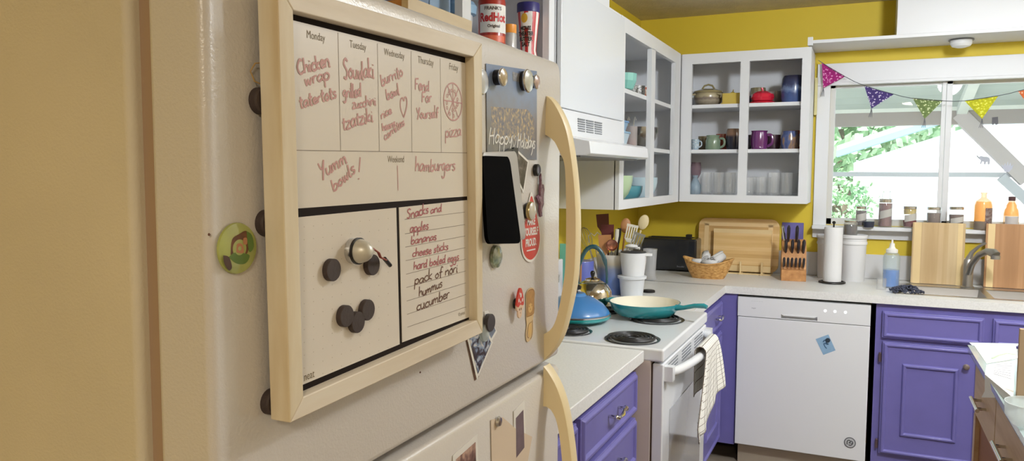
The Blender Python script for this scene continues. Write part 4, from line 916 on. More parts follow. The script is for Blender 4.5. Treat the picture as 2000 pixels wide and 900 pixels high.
for i, (u, y, r, h) in enumerate(((1465,4.31,.026,.095),(1488,4.31,.029,.098),(1476,4.43,.028,.097),(1498,4.41,.027,.097))):
    tumbler(px_x(u,y,0), y, r, h, 'short clear drinking glass beside the center post, bottom shelf', 'short glasses')

# left open cabinet
tq = glaze('turquoise',(134,200,190),.3)
def L_at(u, x):  # y where pixel column u meets the plane x
    return U(u, 200, 0, x).y
y = 3.42; pot('bowl', [(0,0),(.036,0),(.038,.008),(.052,.02),(.066,.055),(.068,.088),(.064,.088),(.060,.055),(.046,.022),(0,.012)], .222, y, L1, tq, 'turquoise pleated bowl on the top shelf of corner wall cabinet', 'bowl', ang=.3, seg=14)
b = MB(); b.box(.20,.285,3.30,3.40,L1,L1+.007,0); solo_c('coaster', b, black_m, 'thin black tray sticking out under the turquoise bowl', 'tray')
y = 3.66; pot('teacup', cup(.038,.055), .235, y-.03, L1, mat_ramp('bw_floral',[(.45,(226,224,220)),(.52,(60,60,64)),(.6,(230,226,222))],70,(1,1,1),.3,2), 'white teacup with black flower print behind the cabinet post', 'cup', handle=(-1.2,.012,.042,.014,.003))
pot('plate', [(0,0),(.05,0),(.085,.012),(.084,.015),(.05,.004),(0,.004)], .18, 3.84, L1, mat('china',(222,216,208),.3,coat=.4), 'white china plate on the top shelf in the corner', 'plate')
pot('teacup', cup(.044,.058), .20, 3.84, L1+.015, [mat('china',(222,216,208),.3,coat=.4)], 'white teacup with terracotta red ring handle on the corner plate', 'cup', handle=None)
b = MB(); c0 = Vector((.24,3.775,L1+.040)); b.tube([c0+Vector((.010*math.cos(a)*.3,.019*math.cos(a),.021*math.sin(a))) for a in [2*PI*i/16 for i in range(16)]], .004, 8, closed=True); solo_c('ring_handle_cup', b, mat('terra',(190,92,70),.4), 'terracotta red ring propped against the white corner teacup', 'ring')
# mid shelf
def tub(x0,x1,y0,y1,z,h,mt,label,lidm=None):
    t = thing('food_container', label, 'container', ((x0+x1)/2,(y0+y1)/2,z))
    T = TR((x0+x1)/2,(y0+y1)/2,z); w = (x1-x0)/2; d = (y1-y0)/2; po = rrect(2,2,.3,4)
    vs = [(a*w*.85,c*d*.85,0) for a,c in po]+[(a*w,c*d,h) for a,c in po]; n = len(po)
    b = MB(); b.add(vs,[tuple(range(n)),tuple(n+i for i in range(n))]+[(i,(i+1)%n,n+(i+1)%n,n+i) for i in range(n)],0,T); part('tub', b, mt, t)
    b = MB(); b.prism([(a*w*1.05,c*d*1.05) for a,c in po], h, h+.009, 0, T); part('lid', b, lidm or mt, t, bevel=.002)
bl1 = mat('tub_blue',(140,176,206),.35); bl2 = mat('tub_pale',(186,206,220),.35); bl3 = mat('lid_blue',(108,150,196),.35)
tub(.13,.285,3.18,3.36,L2,.05,bl2,'pale blue plastic container, lower one of two left on middle shelf',bl1)
tub(.14,.28,3.19,3.35,L2+.0595,.038,bl1,'blue plastic container stacked on the pale one, middle shelf',bl3)
b = MB(); b.lathe([(0,0),(.012,0),(.013,.06),(.006,.075),(.007,.085),(0,.085)],(.262,3.22,L2+.107),0,16); solo_c('small_bottle', b, white_l, 'small white bottle standing on the stacked blue containers', 'bottle')
pot('steel_bowl', bowl(.135,.055,.105,.002), .162, 3.80, L2, mat('bowlsteel',(160,156,150),.18,.9), 'large shiny steel mixing bowl on the middle shelf', 'bowl')
x, y = .255, 3.46
t = thing('jar', 'clear jar with orange red contents and two metal handles sticking out', 'jar', (x,y,L2))
b = MB(); b.lathe([(0,0),(.030,0),(.031,.09),(.029,.09),(.028,.004),(0,.004)],(x,y,L2),0,22); part('glass_body', b, mat_glass('jar_smoke',(.8,.75,.75),a=.3), t)
b = MB(); b.lathe([(0,.005),(.027,.005),(.027,.028),(0,.028)],(x,y,L2),0,20); part('contents', b, mat('oranger',(206,84,48),.5), t)
b = MB()
for dx in (-.012,.012): b.tube([(x+dx*.5,y,L2+.03),(x+dx,y+dx,L2+.12),(x+dx+.004,y+dx,L2+.135),(x+dx+.010,y+dx,L2+.12)],.002,6)
part('tongs', b, chrome_m, t)
# bottom
x, y = .268, 3.165
t = thing('oil_jar', 'tall olive oil jar with white lid at the near end of the bottom shelf', 'jar', (x,y,L3))
b = MB(); b.lathe([(0,0),(.026,0),(.026,.125),(.020,.138),(0,.138)],(x,y,L3),0,20); part('body', b, mat('oil',(152,140,60),.2,coat=.5), t)
b = MB(); b.lathe([(.021,.138),(.022,.138),(.022,.162),(0,.164)],(x,y,L3),0,20); part('lid', b, white_l, t)
pot('bowl', bowl(.122,.05,.125,.004), .168, 3.37, L3, glaze('palegreen',(178,204,166),.35), 'large pale green mixing bowl on the bottom shelf', 'bowl')
pot('bowl', bowl(.085,.04,.075,.004), .19, 3.60, L3, glaze('tealbowl',(82,146,160),.3), 'teal bowl tucked beside the pale green mixing bowl', 'bowl')
pot('bowl', bowl(.098,.045,.115,.003), .175, 3.90, L3, mat('iceblue',(190,212,222),.3,coat=.3), 'ice blue bowl behind the cabinet post on the bottom shelf', 'bowl')
b = MB(); b.box(.21,.285,3.735,3.785,L3,L3+.006); solo_c('coaster', b, black_m, 'small black flat object on the bottom shelf before the ice blue bowl', 'coaster')

# spice cabinet contents (beyond the refrigerator) -- shelf at z 1.838
ZS = 1.838
def yy(u, x): return U(u, 60, 0, x).y
x = .245; y = (yy(934,x)+yy(985,x))/2; R = (yy(985,x)-yy(934,x))/2*.475
t = thing('hot_sauce_bottle', 'large red hot sauce bottle with white and red label above the refrigerator', 'bottle', (x,y,ZS))
b = MB(); b.lathe([(0,0),(R,0),(R,.128),(R*.93,.142),(R*.6,.170),(R*.38,.195),(R*.38,.215),(0,.215)],(x,y,ZS),0,32); part('bottle_body', b, red_m, t)
ang = math.atan2(CAM.y-y, CAM.x-x)
def wrap(b, z0, z1, a0, a1, rr, mi, n=16):
    vs = [(x+rr*math.cos(ang+a0+(a1-a0)*i/n), y+rr*math.sin(ang+a0+(a1-a0)*i/n), z) for z in (ZS+z0, ZS+z1) for i in range(n+1)]
    b.add(vs, [(i,i+1,n+2+i,n+1+i) for i in range(n)], mi)
b = MB(); wrap(b, .038, .118, -.95, 1.35, R+.0008, 0); part('paper_label', b, [white_l], t)
def curvtext(b, txt, size, z, aoff, rr, mi=0, bold=0, sx=1):
    tmp = MB(); fontmesh(tmp, txt, size, Matrix.Identity(4), 0, 'CENTER', bold, sx)
    vs = [(x+rr*math.cos(ang+aoff+p.x/rr), y+rr*math.sin(ang+aoff+p.x/rr), ZS+z+p.y) for p in tmp.v]; b.add(vs, tmp.f, mi)
b = MB(); curvtext(b, 'RedHot', .034, .080, .1, R+.0016, 0, .0012, .78); part('label_lettering', b, mat('lred',(190,30,34),.4), t)
b = MB(); curvtext(b, "FRANK'S", .014, .106, .1, R+.0016, 0, .0003); curvtext(b, "Original", .012, .056, .15, R+.0016, 0, .0003); part('label_small_print', b, mat('lblk',(70,50,46),.4), t)
b = MB(); wrap(b, .012, .030, -1.1, 1.1, R+.0006, 0); part('label_band', b, mat('lor',(216,104,72),.4), t)
x = .235; y = (yy(984,x)+yy(1006,x))/2; R = (yy(1006,x)-yy(984,x))/2*.54
t = thing('spice_jar', 'clear spice jar with orange cap between hot sauce and popcorn salt', 'jar', (x,y,ZS))
b = MB(); b.lathe([(0,0),(R,0),(R,.062),(R*.9,.068),(R*.85,.068),(R*.92,.004),(0,.004)],(x,y,ZS),0,24); part('jar_body', b, mat_glass('spiceglass',(.92,.9,.88),a=.35), t)
b = MB(); b.lathe([(R*.93,.066),(R*.98,.068),(R*.98,.092),(0,.093)],(x,y,ZS),0,24); part('cap', b, orange_m, t)
b = MB(); b.lathe([(0,.005),(R*.88,.005),(R*.88,.016),(0,.016)],(x,y,ZS),0,20); part('contents', b, mat('salt',(214,206,198),.8), t)
x = .262; y0_ = yy(1011,x); y1_ = yy(1051,x); y = (y0_+y1_)/2; R = (y1_-y0_)/2*.44
ang = math.atan2(CAM.y-y, CAM.x-x)
t = thing('popcorn_salt_shaker', 'red and white striped popcorn butter salt shaker with navy lid', 'shaker', (x,y,ZS))
n = 48; prof = [(.80,0),(.82,.006),(.72,.024),(.80,.06),(.95,.115),(1.0,.135),(1.0,.142)]; vs = []; fs = []; ms = []
for r, z in prof:
    for j in range(n): vs.append((x+R*r*math.cos(2*PI*j/n+ang), y+R*r*math.sin(2*PI*j/n+ang), ZS+z))
for i in range(len(prof)-1):
    for j in range(n): fs.append((i*n+j,i*n+(j+1)%n,i*n+n+(j+1)%n,i*n+n+j)); ms.append(1 if (j//3) % 2 else 0)
fs += [tuple(range(n))]; ms.append(0)
b = MB(); b.add(vs, fs, ms); part('striped_body', b, [white_l, mat('strip',(190,44,44),.4)], t)
b = MB(); b.lathe([(R*.98,.140),(R*1.02,.142),(R*1.02,.168),(R*.98,.171),(0,.172)],(x,y,ZS),0,32); part('lid', b, navy_m, t)
b = MB(); 
def disk_on(b, az, z, ra, rz_, rr, mi=0, n=18):
    vs = [(x+rr*math.cos(ang+az), y+rr*math.sin(ang+az), ZS+z)]
    for i in range(n): a = az+ra*math.cos(2*PI*i/n)/rr; vs.append((x+rr*math.cos(ang+a), y+rr*math.sin(ang+a), ZS+z+rz_*math.sin(2*PI*i/n)))
    b.add(vs, [(0,1+i,1+(i+1)%n) for i in range(n)], mi)
disk_on(b, -.10, .113, .018, .024, R*1.03, 0); part('popcorn_puff', b, white_l, t)
b = MB(); disk_on(b, -.35, .120, .011, .015, R*1.05, 0); part('yellow_print', b, mat('yprint',(224,180,60),.4), t)
b = MB()
for k, s_ in enumerate(('MOVIE','THEATER','BUTTER','SALT')): curvtext(b, s_, .0175, .088-k*.0165, -.25, R*(1.04-.03*k), 0, .0008, .7)
part('black_lettering', b, black_m, t)
# blue lidded container at left of hot sauce
x, y = .20, 1.915
t = thing('blue_lid_jar', 'light blue lidded jar half hidden left of the hot sauce bottle', 'jar', (x,y,ZS))
b = MB(); b.lathe([(0,0),(.030,0),(.036,.06),(.036,.075),(0,.075)],(x,y,ZS),0,24); part('jar_body', b, mat('jarfrost',(188,190,196),.3), t)
b = MB(); b.lathe([(.036,.075),(.046,.078),(.048,.10),(.040,.112),(0,.116)],(x,y,ZS),0,24); part('lid', b, mat('jarblue',(132,168,200),.35), t)
# left bay: books and jug
for i, (u0, u1, x0, h, c, l) in enumerate(((795,838,.26,.20,(120,140,168),'blue grey box standing left in the spice cabinet behind the wooden crate'),(840,880,.26,.22,(150,176,204),'pale blue printed carton in the spice cabinet behind the wooden crate'))):
    ya = yy(u0, x0); yb = yy(u1, x0); b = MB(); b.box(x0-.14, x0, ya, yb, ZS, ZS+h); solo_c('carton', b, mat('crt%d' % i, c, .5, var=.1, vscale=30), l, 'carton', bevel=.002)
x = .24; y = yy(893,x); b = MB(); b.lathe([(0,0),(.020,0),(.026,.012),(.026,.035),(.015,.05),(.012,.06),(0,.062)],(x,y+.01,ZS),0,20); solo_c('small_jar', b, glaze('dblue',(64,84,124)), 'small dark blue jar right of the pale blue carton', 'jar')
# wooden crate on the refrigerator
P = U(919,40,0,.62); Q = U(831,0,0,.62)
t = thing('wooden_crate', 'pale wooden crate lying on top of the refrigerator', 'crate', (.5, .98, 1.646))
yL = U(797,5,0,.62).y; yR = U(922,50,0,.62).y; zt = U(922,41,0,.62).z; zt = min(max(zt,1.70),1.78)
b = MB(); b.box(.608,.620,yL,yR,1.6462,zt); part('front_board', b, mat_ramp('crate_wood',[(.3,(196,176,142)),(.7,(216,200,170))],6,(6,.8,6),.6,4), t, bevel=.001)
b = MB(); b.box(.30,.608,yL,yL+.012,1.6462,zt-.004); b.box(.30,.608,yR-.012,yR,1.6462,zt-.004); part('end_boards', b, wood_m, t)
b = MB(); b.box(.30,.312,yL+.012,yR-.012,1.6462,zt); b.box(.312,.608,yL+.012,yR-.012,1.6462,1.655); part('base_board', b, wood_m, t)
b = MB(); b.box(.40,.60,yL-.20,yL-.012,1.6462,1.69); solo_c('wood_block', b, wood_m, 'orange brown wooden block left of the crate on refrigerator top', 'block', bevel=.002)

# ================================================================== ON THE STOVE
ZC = .934
x, y = .497, 2.850
t = thing('skillet', 'teal enamel skillet with cream inside on the far front burner', 'skillet', (x,y,ZC))
def skl(mi): return None
n = 40; R1, R0, H = .136, .108, .046
b = MB(); b.lathe([(0,0),(R0,0),(R0+.004,.003),(R0+.018,.02),(R1,H),(R1,H+.002),(R1-.003,H+.0025)],(x,y,ZC),0,n); part('pan_outside', b, teal_m, t)
b = MB(); b.lathe([(R1-.003,H+.0025),(R1-.006,H),(R0+.010,.018),(R0-.004,.006),(0,.005)],(x,y,ZC),0,n); part('pan_inside', b, cream_m, t)
hd = U(1381,600,2,ZC+.052); hx = Vector((hd.x, hd.y, ZC+.052)); d0 = (Vector((hx.x-x, hx.y-y, 0))).normalized()
b = MB(); s0 = Vector((x,y,ZC+H-.008))+d0*(R1-.006)
b.tube([s0, s0.lerp(hx,.25)+Vector((0,0,-.001)), s0.lerp(hx,.6)+Vector((0,0,.006)), s0.lerp(hx,.9)+Vector((0,0,.005)), hx], [.012,.0085,.0085,.0095,.0075], 12, 0); part('long_handle', b, teal_m, t)
b = MB(); d1 = -d0; s1 = Vector((x,y,ZC+H-.006))+d1*(R1-.004); pr_ = Vector((-d1.y,d1.x,0))
b.tube([s1+pr_*.03, s1+pr_*.022+d1*.022, s1+d1*.03, s1-pr_*.022+d1*.022, s1-pr_*.03], .007, 10); part('helper_handle', b, teal_m, t)
# domed blue lid on a teal pan
x, y = .285, 2.655; R = .132
t = thing('shallow_pan', 'flat teal enamel pan under the blue domed lid', 'pan', (x,y,.930))
b = MB(); b.lathe([(0,0),(R*.86,0),(R*.98,.008),(R,.016),(R*.98,.018),(0,.012)],(x,y,.930),0,40); part('pan_body', b, mat('teal2',(40,150,152),.25,coat=.5), t)
t = thing('domed_lid', 'blue enamel domed lid with black knob resting on the teal pan', 'lid', (x,y,.949))
R = .128
b = MB(); b.lathe([(R,0),(R*1.005,.003),(R*.97,.014),(R*.80,.040),(R*.52,.062),(R*.32,.070),(R*.28,.078),(R*.26,.080),(0,.081)],(x,y,.949),0,40); part('dome', b, blue_m, t)
b = MB(); b.lathe([(R*.99,-.001),(R*1.025,0),(R*1.03,.004),(R*1.0,.006)],(x,y,.949),0,40); part('rim', b, silver_m, t)
b = MB(); b.lathe([(.008,.079),(.007,.09),(.020,.094),(.022,.104),(.012,.110),(0,.111)],(x,y,.949),0,20); part('knob', b, black_m, t)
# kettle
x, y = .262, 2.915; ZK = .934
t = thing('kettle', 'polished steel kettle with teal arched handle on the rear burner', 'kettle', (x,y,ZK))
kst = mat('kettle_steel',(206,200,190),.08,1)
b = MB(); b.lathe([(0,0),(.074,0),(.079,.006),(.081,.03),(.077,.065),(.062,.09),(.040,.104),(.030,.107)],(x,y,ZK),0,36); part('body', b, kst, t)
b = MB(); b.lathe([(.031,.106),(.030,.113),(.012,.118),(0,.118)],(x,y,ZK),0,28); part('lid', b, kst, t)
b = MB(); b.tube([(x,y,ZK+.118),(x,y,ZK+.132)],[.005,.009],10); b.ball((x,y,ZK+.137),.010,mi=0,seg=12); part('lid_knob', b, black_m, t)
b = MB(); d = Vector((math.cos(.35), math.sin(.35), 0)); P = []
for i in range(17):
    a = PI*i/16; P.append(Vector((x,y,ZK+.095))+d*(-.058*math.cos(a))+Vector((0,0,.150*math.sin(a)**.8)))
b.tube(P, [.005]*3+[.009]*11+[.005]*3, 10, 0, sx=1.0, sy=1.0); part('handle', b, mat('khandle',(24,74,84),.2,coat=.6), t)
b = MB(); sd = Vector((-.2,.98,0)); b.tube([Vector((x,y,ZK+.06))+sd*.06, Vector((x,y,ZK+.085))+sd*.088, Vector((x,y,ZK+.105))+sd*.10],[.016,.011,.009],12); part('spout', b, kst, t)
# counter objects near the stove
def on(u, v): return U(u, v, 2, .914)
x, y = .188, 3.42
cm = mat_stack('crock_bands', 2, [(0,(86,106,160)),(.35,(96,124,184)),(.62,(140,150,176)),(.75,(196,186,160)),(.9,(222,216,204)),(1,(226,222,214))], 0, .19, .25, .08, 40)
t = thing('utensil_crock', 'blue and cream banded crock full of wooden and metal utensils', 'crock', (x,y,.914))
b = MB(); b.lathe([(0,0),(.070,0),(.072,.004),(.072,.165),(.076,.172),(.076,.184),(.069,.184),(.067,.01),(0,.01)],(x,y,.914),0,36); part('crock_body', b, cm, t)
def utensil(name, label, ax, ay, lean, hh, kind, m_, mh=None, cat='utensil', rz=0):
    c = Vector((x+ax, y+ay, .926)); e = Vector((x+ax+lean[0], y+ay+lean[1], .914+hh)); dirv = (e-c).normalized()
    side = dirv.cross(Vector((CAM.x-x, CAM.y-y, 0)).normalized()).normalized(); out = side.cross(dirv)
    T = Matrix((side, dirv, out)).transposed().to_4x4(); T.translation = e
    t = thing(name, label, cat, tuple(c)); b = MB(); L = (e-c).length
    b.tube([c, c.lerp(e,.5), e-dirv*.01], [.005,.0045,.005], 8); part('handle', b, mh or m_, t)
    b = MB()
    if kind == 'spoon': b.ball((0,.03,0), .024, .036, .007, T=T)
    elif kind == 'spatula': b.prism([(-.010,-.01),(.010,-.01),(.028,.02),(.030,.078),(-.030,.078),(-.028,.02)], -.002, .002, 0, T)
    elif kind == 'slotted':
        for s_ in (-2,-1,0,1,2): b.prism([(s_*.011-.0032,.012),(s_*.011+.0032,.012),(s_*.011+.0032,.07),(s_*.011-.0032,.07)], -.0015, .0015, 0, T)
        b.prism([(-.012,-.006),(.012,-.006),(.027,.014),(-.027,.014)], -.0015,.0015,0,T); b.prism([(-.027,.068),(.027,.068),(.027,.08),(-.027,.08)],-.0015,.0015,0,T)
    elif kind == 'whisk':
        for k in range(6):
            a = PI*k/6; b.tube([(0,0,0)]+[(.026*math.sin(u)*math.cos(a), .045-.05*math.cos(u), .026*math.sin(u)*math.sin(a)) for u in [PI*(j+.5)/8 for j in range(8)]]+[(0,.095,0)], .0011, 5, 0, T)
    elif kind == 'ladle': b.lathe([(0,-.016),(.014,-.013),(.025,-.004),(.028,.008),(.026,.008),(.022,-.002),(0,-.012)],(0,0,0),0,20,T @ Matrix.Translation((0,.02,.006)))
    elif kind == 'stick': b.tube([(0,-.02,0),(0,.02,0),(0,.05,0)], [.006,.010,.009], 10, 0, T)
    elif kind == 'masher': b.tube([(-.03,.0,0),(-.03,.03,0),(-.015,.045,0),(0,.03,0),(.015,.045,0),(.03,.03,0),(.03,0,0)], .003, 6, 0, T)
    part('head', b, m_, t, smooth=True)
brn = mat('ut_brown',(110,58,40),.5,var=.15,vscale=30); brn2 = mat('ut_wine',(92,34,34),.5); ltw = mat('ut_wood',(186,132,84),.5,var=.1,vscale=30); wh = mat('ut_white',(214,210,198),.4); blk = black_m
utensil('spatula','brown wooden spatula leaning left at back of the crock',-.03,.02,(-.030,.02),.29,'spatula',brn)
utensil('spatula','dark wine red spatula standing in the middle of crock',-.01,-.02,(-.005,-.01),.245,'spatula',brn2)
utensil('wooden_spoon','round orange brown wooden spoon standing upright at back of crock',.02,.03,(.02,.03),.285,'spoon',ltw)
utensil('ladle','steel ladle with reddish bowl leaning forward at left of crock',.0,-.035,(.015,-.03),.215,'ladle',mat('coppery',(176,120,98),.25,.8),steel_m)
utensil('whisk','steel wire whisk leaning left out of the crock',-.045,-.01,(-.062,-.02),.215,'whisk',steel_m)
utensil('slotted_turner','pale slotted turner leaning right in the crock',.03,.0,(.045,.015),.245,'slotted',wh)
utensil('slotted_turner','steel slotted turner leaning far right over the crock rim',.04,-.02,(.075,-.02),.215,'slotted',steel_m)
utensil('wooden_spoon','long pale spoon rising highest out of the crock',.035,.02,(.085,.04),.305,'spoon',mat('bonew',(206,190,150),.5))
utensil('masher','potato masher with dark handle at the middle of crock',.01,.0,(.015,.01),.255,'stick',blk)
utensil('peeler','white ended tool handle in front of the wine red spatula',.01,-.03,(.022,-.02),.255,'stick',wh,steel_m)
utensil('wooden_spoon','small light wooden spoon low at the front of crock',-.01,-.045,(-.005,-.02),.20,'spatula',ltw)
utensil('fork','steel serving fork at the left edge of crock',-.055,0,(-.035,.01),.235,'masher',steel_m)
# purple-blue tin next to crock
x, y = .095, 3.25; b = MB(); b.lathe([(0,0),(.055,0),(.056,.16),(.054,.165),(0,.166)],(x,y,.914),0,30); solo('tin_canister', b, mat('violetblue',(92,104,184),.35,coat=.3), 'violet blue round canister behind the kettle', 'canister', (x,y,.914))
b = MB(); x, y = .055, 3.17; b.box(x-.035,x+.05,y-.006,y+.006,.914,1.16); solo_c('teal_board', b, mat('tealbd',(110,190,186),.4), 'pale teal cutting mat standing against the left wall', 'cutting mat', bevel=.002)
x, y = .125, 3.14; b = MB(); b.prism([(-.008,0),(.008,0),(.009,.21),(.006,.235),(-.006,.235),(-.009,.21)], -.003,.003,0, FB(x,.914,y,.0)); solo_c('wooden_paddle', b, ltw, 'light wooden stick standing in front of the violet blue canister', 'stick')
# white tub + measuring pitcher stacked
x = .300; y = 3.36
t = thing('plastic_tub', 'frosted white plastic tub with lid under the measuring pitcher', 'container', (x,y,.914)); fw = mat('frost_white',(218,222,228),.35,coat=.2)
b = MB(); b.lathe([(0,0),(.050,0),(.058,.08),(.060,.083),(0,.083)],(x,y,.914),0,28); part('tub', b, fw, t)
b = MB(); b.lathe([(.060,.083),(.066,.084),(.067,.094),(.060,.097),(0,.097)],(x,y,.914),0,32); part('lid', b, fw, t)
x += .005; z = 1.0115
t = thing('measuring_pitcher', 'white plastic pitcher with pouring lip on top of the tub', 'pitcher', (x,y,z))
b = MB(); b.lathe([(0,0),(.050,0),(.055,.04),(.061,.095),(.063,.105),(.060,.105),(.057,.095),(.048,.004),(0,.004)],(x,y,z),0,32); part('pitcher_body', b, mat('pitch',(228,230,234),.3,coat=.3), t)
b = MB(); b.prism([(.045,-.02),(.078,-.008),(.088,0),(.078,.008),(.045,.02)], .092, .104, 0, TR(x,y,z)); part('pouring_lip', b, mat('pitch',(228,230,234),.3,coat=.3), t)
b = MB(); b.lathe([(0,.104),(.056,.104),(.058,.108),(0,.112)],(x,y,z),0,28); part('dark_lid', b, mat('dlid',(58,60,66),.4), t)
b = MB(); b.ball((x-.01,y,z+.132),.030,.026,.010); b.tube([(x-.02,y,z+.114),(x+.0,y,z+.126),(x+.03,y,z+.124)],.006,8); solo_c('crumpled_cloth', b, terry_m, 'small white crumpled piece lying on the pitcher lid', 'cloth')
b = MB(); p = on(1262,570); b.lathe([(0,0),(.030,0),(.030,.008),(.026,.011),(0,.011)],(p.x+.012,p.y,.914),0,24); solo_c('black_disc', b, black_m, 'black jar lid lying right of the white tub', 'lid')
# glass blender cup
x, y = .235, 3.93; b = MB(); b.lathe([(0,0),(.036,0),(.038,.01),(.030,.03),(.036,.15),(.038,.165),(.035,.165),(.033,.15),(.027,.03),(0,.012)],(x,y,.914),0,26); solo('glass_beaker', b, mat_glass('beaker',(.9,.9,.92),a=.3), 'upturned clear plastic beaker standing before the black toaster', 'beaker', (x,y,.914))
# toaster
t = thing('toaster', 'black long slot toaster in the corner behind the beaker', 'toaster', (.28,4.42,.914))
b = MB(); b.box(.078,.398,4.33,4.49,.922,1.104); part('toaster_body', b, mat('toast_black',(26,28,34),.25,coat=.5), t, bevel=.012)
b = MB(); b.box(.11,.36,4.365,4.390,1.10,1.1065); b.box(.11,.36,4.43,4.455,1.10,1.1065); part('bread_slots', b, mat('slotd',(8,8,8),.8), t)
b = MB(); b.box(.325,.355,4.38,4.42,1.104,1.126); part('lever', b, black_m, t, bevel=.003)
b = MB(); fontmesh(b, 'Beautiful', .012, FB(.31,.945,4.3285), 0); part('front_lettering', b, mat('gprint',(140,142,150),.5), t)
b = MB(); 
for xx in (.11,.37):
    for q in (4.35,4.47): b.lathe([(0,0),(.01,0),(.01,.01),(0,.01)],(xx,q,.914),0,10)
part('feet', b, black_m, t)
# basket with rolled towels
bx, by = .500, 4.145
t = thing('wicker_basket', 'small oval wicker basket with flared ends beside the toaster', 'basket', (bx,by,.914))
n = 48; vs = []; fs = []; K = 9
for lay in (0,1):
    for i in range(K):
        k = i/(K-1)
        for j in range(n):
            a = 2*PI*j/n; rr = (.075+.045*k**.8-(.006 if lay else 0)); h = (.080+.030*abs(math.cos(a))**2)*k+(.004 if lay and i == 0 else 0)
            w = 1+.012*math.sin(a*24+i*PI)*(1-lay)
            vs.append((bx+rr*1.12*math.cos(a)*w, by+rr*.66*math.sin(a)*w, .914+h))
for lay in (0,1):
    o = lay*K*n
    for i in range(K-1):
        for j in range(n): fs.append((o+i*n+j,o+i*n+(j+1)%n,o+(i+1)*n+(j+1)%n,o+(i+1)*n+j))
for j in range(n): fs.append(((K-1)*n+j,(K-1)*n+(j+1)%n,2*K*n-n+(j+1)%n,2*K*n-n+j))
fs += [tuple(range(n)), tuple(K*n+j for j in range(n))]
b = MB(); b.add(vs, fs); part('woven_wall', b, wicker_m, t)
b = MB(); b.tube([(bx+.118*1.12*math.cos(a), by+.118*.66*math.sin(a), .914+.080+.030*abs(math.cos(a))**2) for a in [2*PI*j/n for j in range(n)]], .005, 8, closed=True); part('rim_braid', b, wicker_m, t)
for i, (dx, dy, dz, rz, L, r, l) in enumerate(((-.012,.012,.108,.2,.065,.028,'white rolled cloth, upper left one in the wicker basket'),(.050,.006,.106,-.5,.080,.029,'white rolled cloth, upper right one in the wicker basket'),
      (-.045,-.018,.086,.3,.075,.022,'white rolled cloth lying low left in the wicker basket'),(.015,-.030,.084,-.15,.085,.022,'white rolled cloth lying low at front of the wicker basket'))):
    T = TR(bx+dx,by+dy,.914+dz,rz) @ Matrix.Rotation(-PI/2+(.35 if i < 2 else .0),4,'X' if i < 2 else 'Y')
    b = MB(); pts = []
    for k in range(60):
        a = k*.3; q = r*.15+(r-r*.15)*k/59; pts.append((q*math.cos(a), q*math.sin(a)))
    vs = []
    for z in (-L/2, L/2):
        for q in pts: vs.append((q[0],q[1],z+.002*math.sin(q[0]*300)))
    b.add(vs, [(k,k+1,61+k-0,60+k) for k in range(59)], 0, T); solo_c('rolled_cloth', b, terry_m, l, 'cloth', group='rolled cloths in the basket', solid=.003)
# cutting boards in rack by the wall
def slab(x0,x1,z0,z1,y,th,r,tilt,mt,label,name='cutting_board',grp=None,rails=None,railm=None,hole=None):
    cx = (x0+x1)/2; T = Matrix.Translation((cx,y,z0)) @ Matrix.Rotation(tilt,4,'X') @ Matrix(((1,0,0,0),(0,0,-1,0),(0,1,0,0),(0,0,0,1))) @ Matrix.Translation((0,(z1-z0)/2,0))
    po = rrect(x1-x0, z1-z0, r, 5)
    if not rails:
        b = MB(); b.prism(po,-th/2,th/2,0,T); return solo_c(name, b, mt, label, 'cutting board', group=grp, bevel=.002)
    t = thing(name, label, 'cutting board', (cx,y,z0), grp); b = MB(); b.prism(po,-th/2,th/2,0,T); part('board_panel', b, mt, t, bevel=.002)
    for r_ in rails: b = MB(); b.box(r_[0],r_[1],r_[2],r_[3],th/2,th/2+.0012,0,T); part('edge_strip', b, railm or bamboo_p, t)
    return t
slab(.381,.830,.921,1.222,4.462,.016,.045,-.07,bamboo_h,'large rounded wooden cutting board with juice groove, rearmost by the corner',rails=[(-.19,-.165,-.12,.12),(.165,.19,-.12,.12),(-.19,.19,.105,.125)],railm=mat('groove',(236,206,154),.5))
slab(.476,.795,.925,1.165,4.418,.016,.006,-.07,bamboo_h,'smaller rectangular striped wooden board leaning in front of the large one',rails=[(-.1595,.1595,.097,.1195),(-.1595,.1595,-.118,-.085)],railm=bamboo_p)
b = MB(); b.box(.48,.80,4.385,4.397,.914,.921); b.box(.48,.80,4.47,4.482,.914,.921)
for xx in (.52,.635,.75): b.box(xx-.008,xx+.008,4.372,4.486,.914,.9235); b.tube([(xx,4.380,.92),(xx,4.382,.985)],.0055,10)
solo_c('board_rack', b, bamboo_p, 'low pale wooden rack holding the two leaning cutting boards', 'rack')
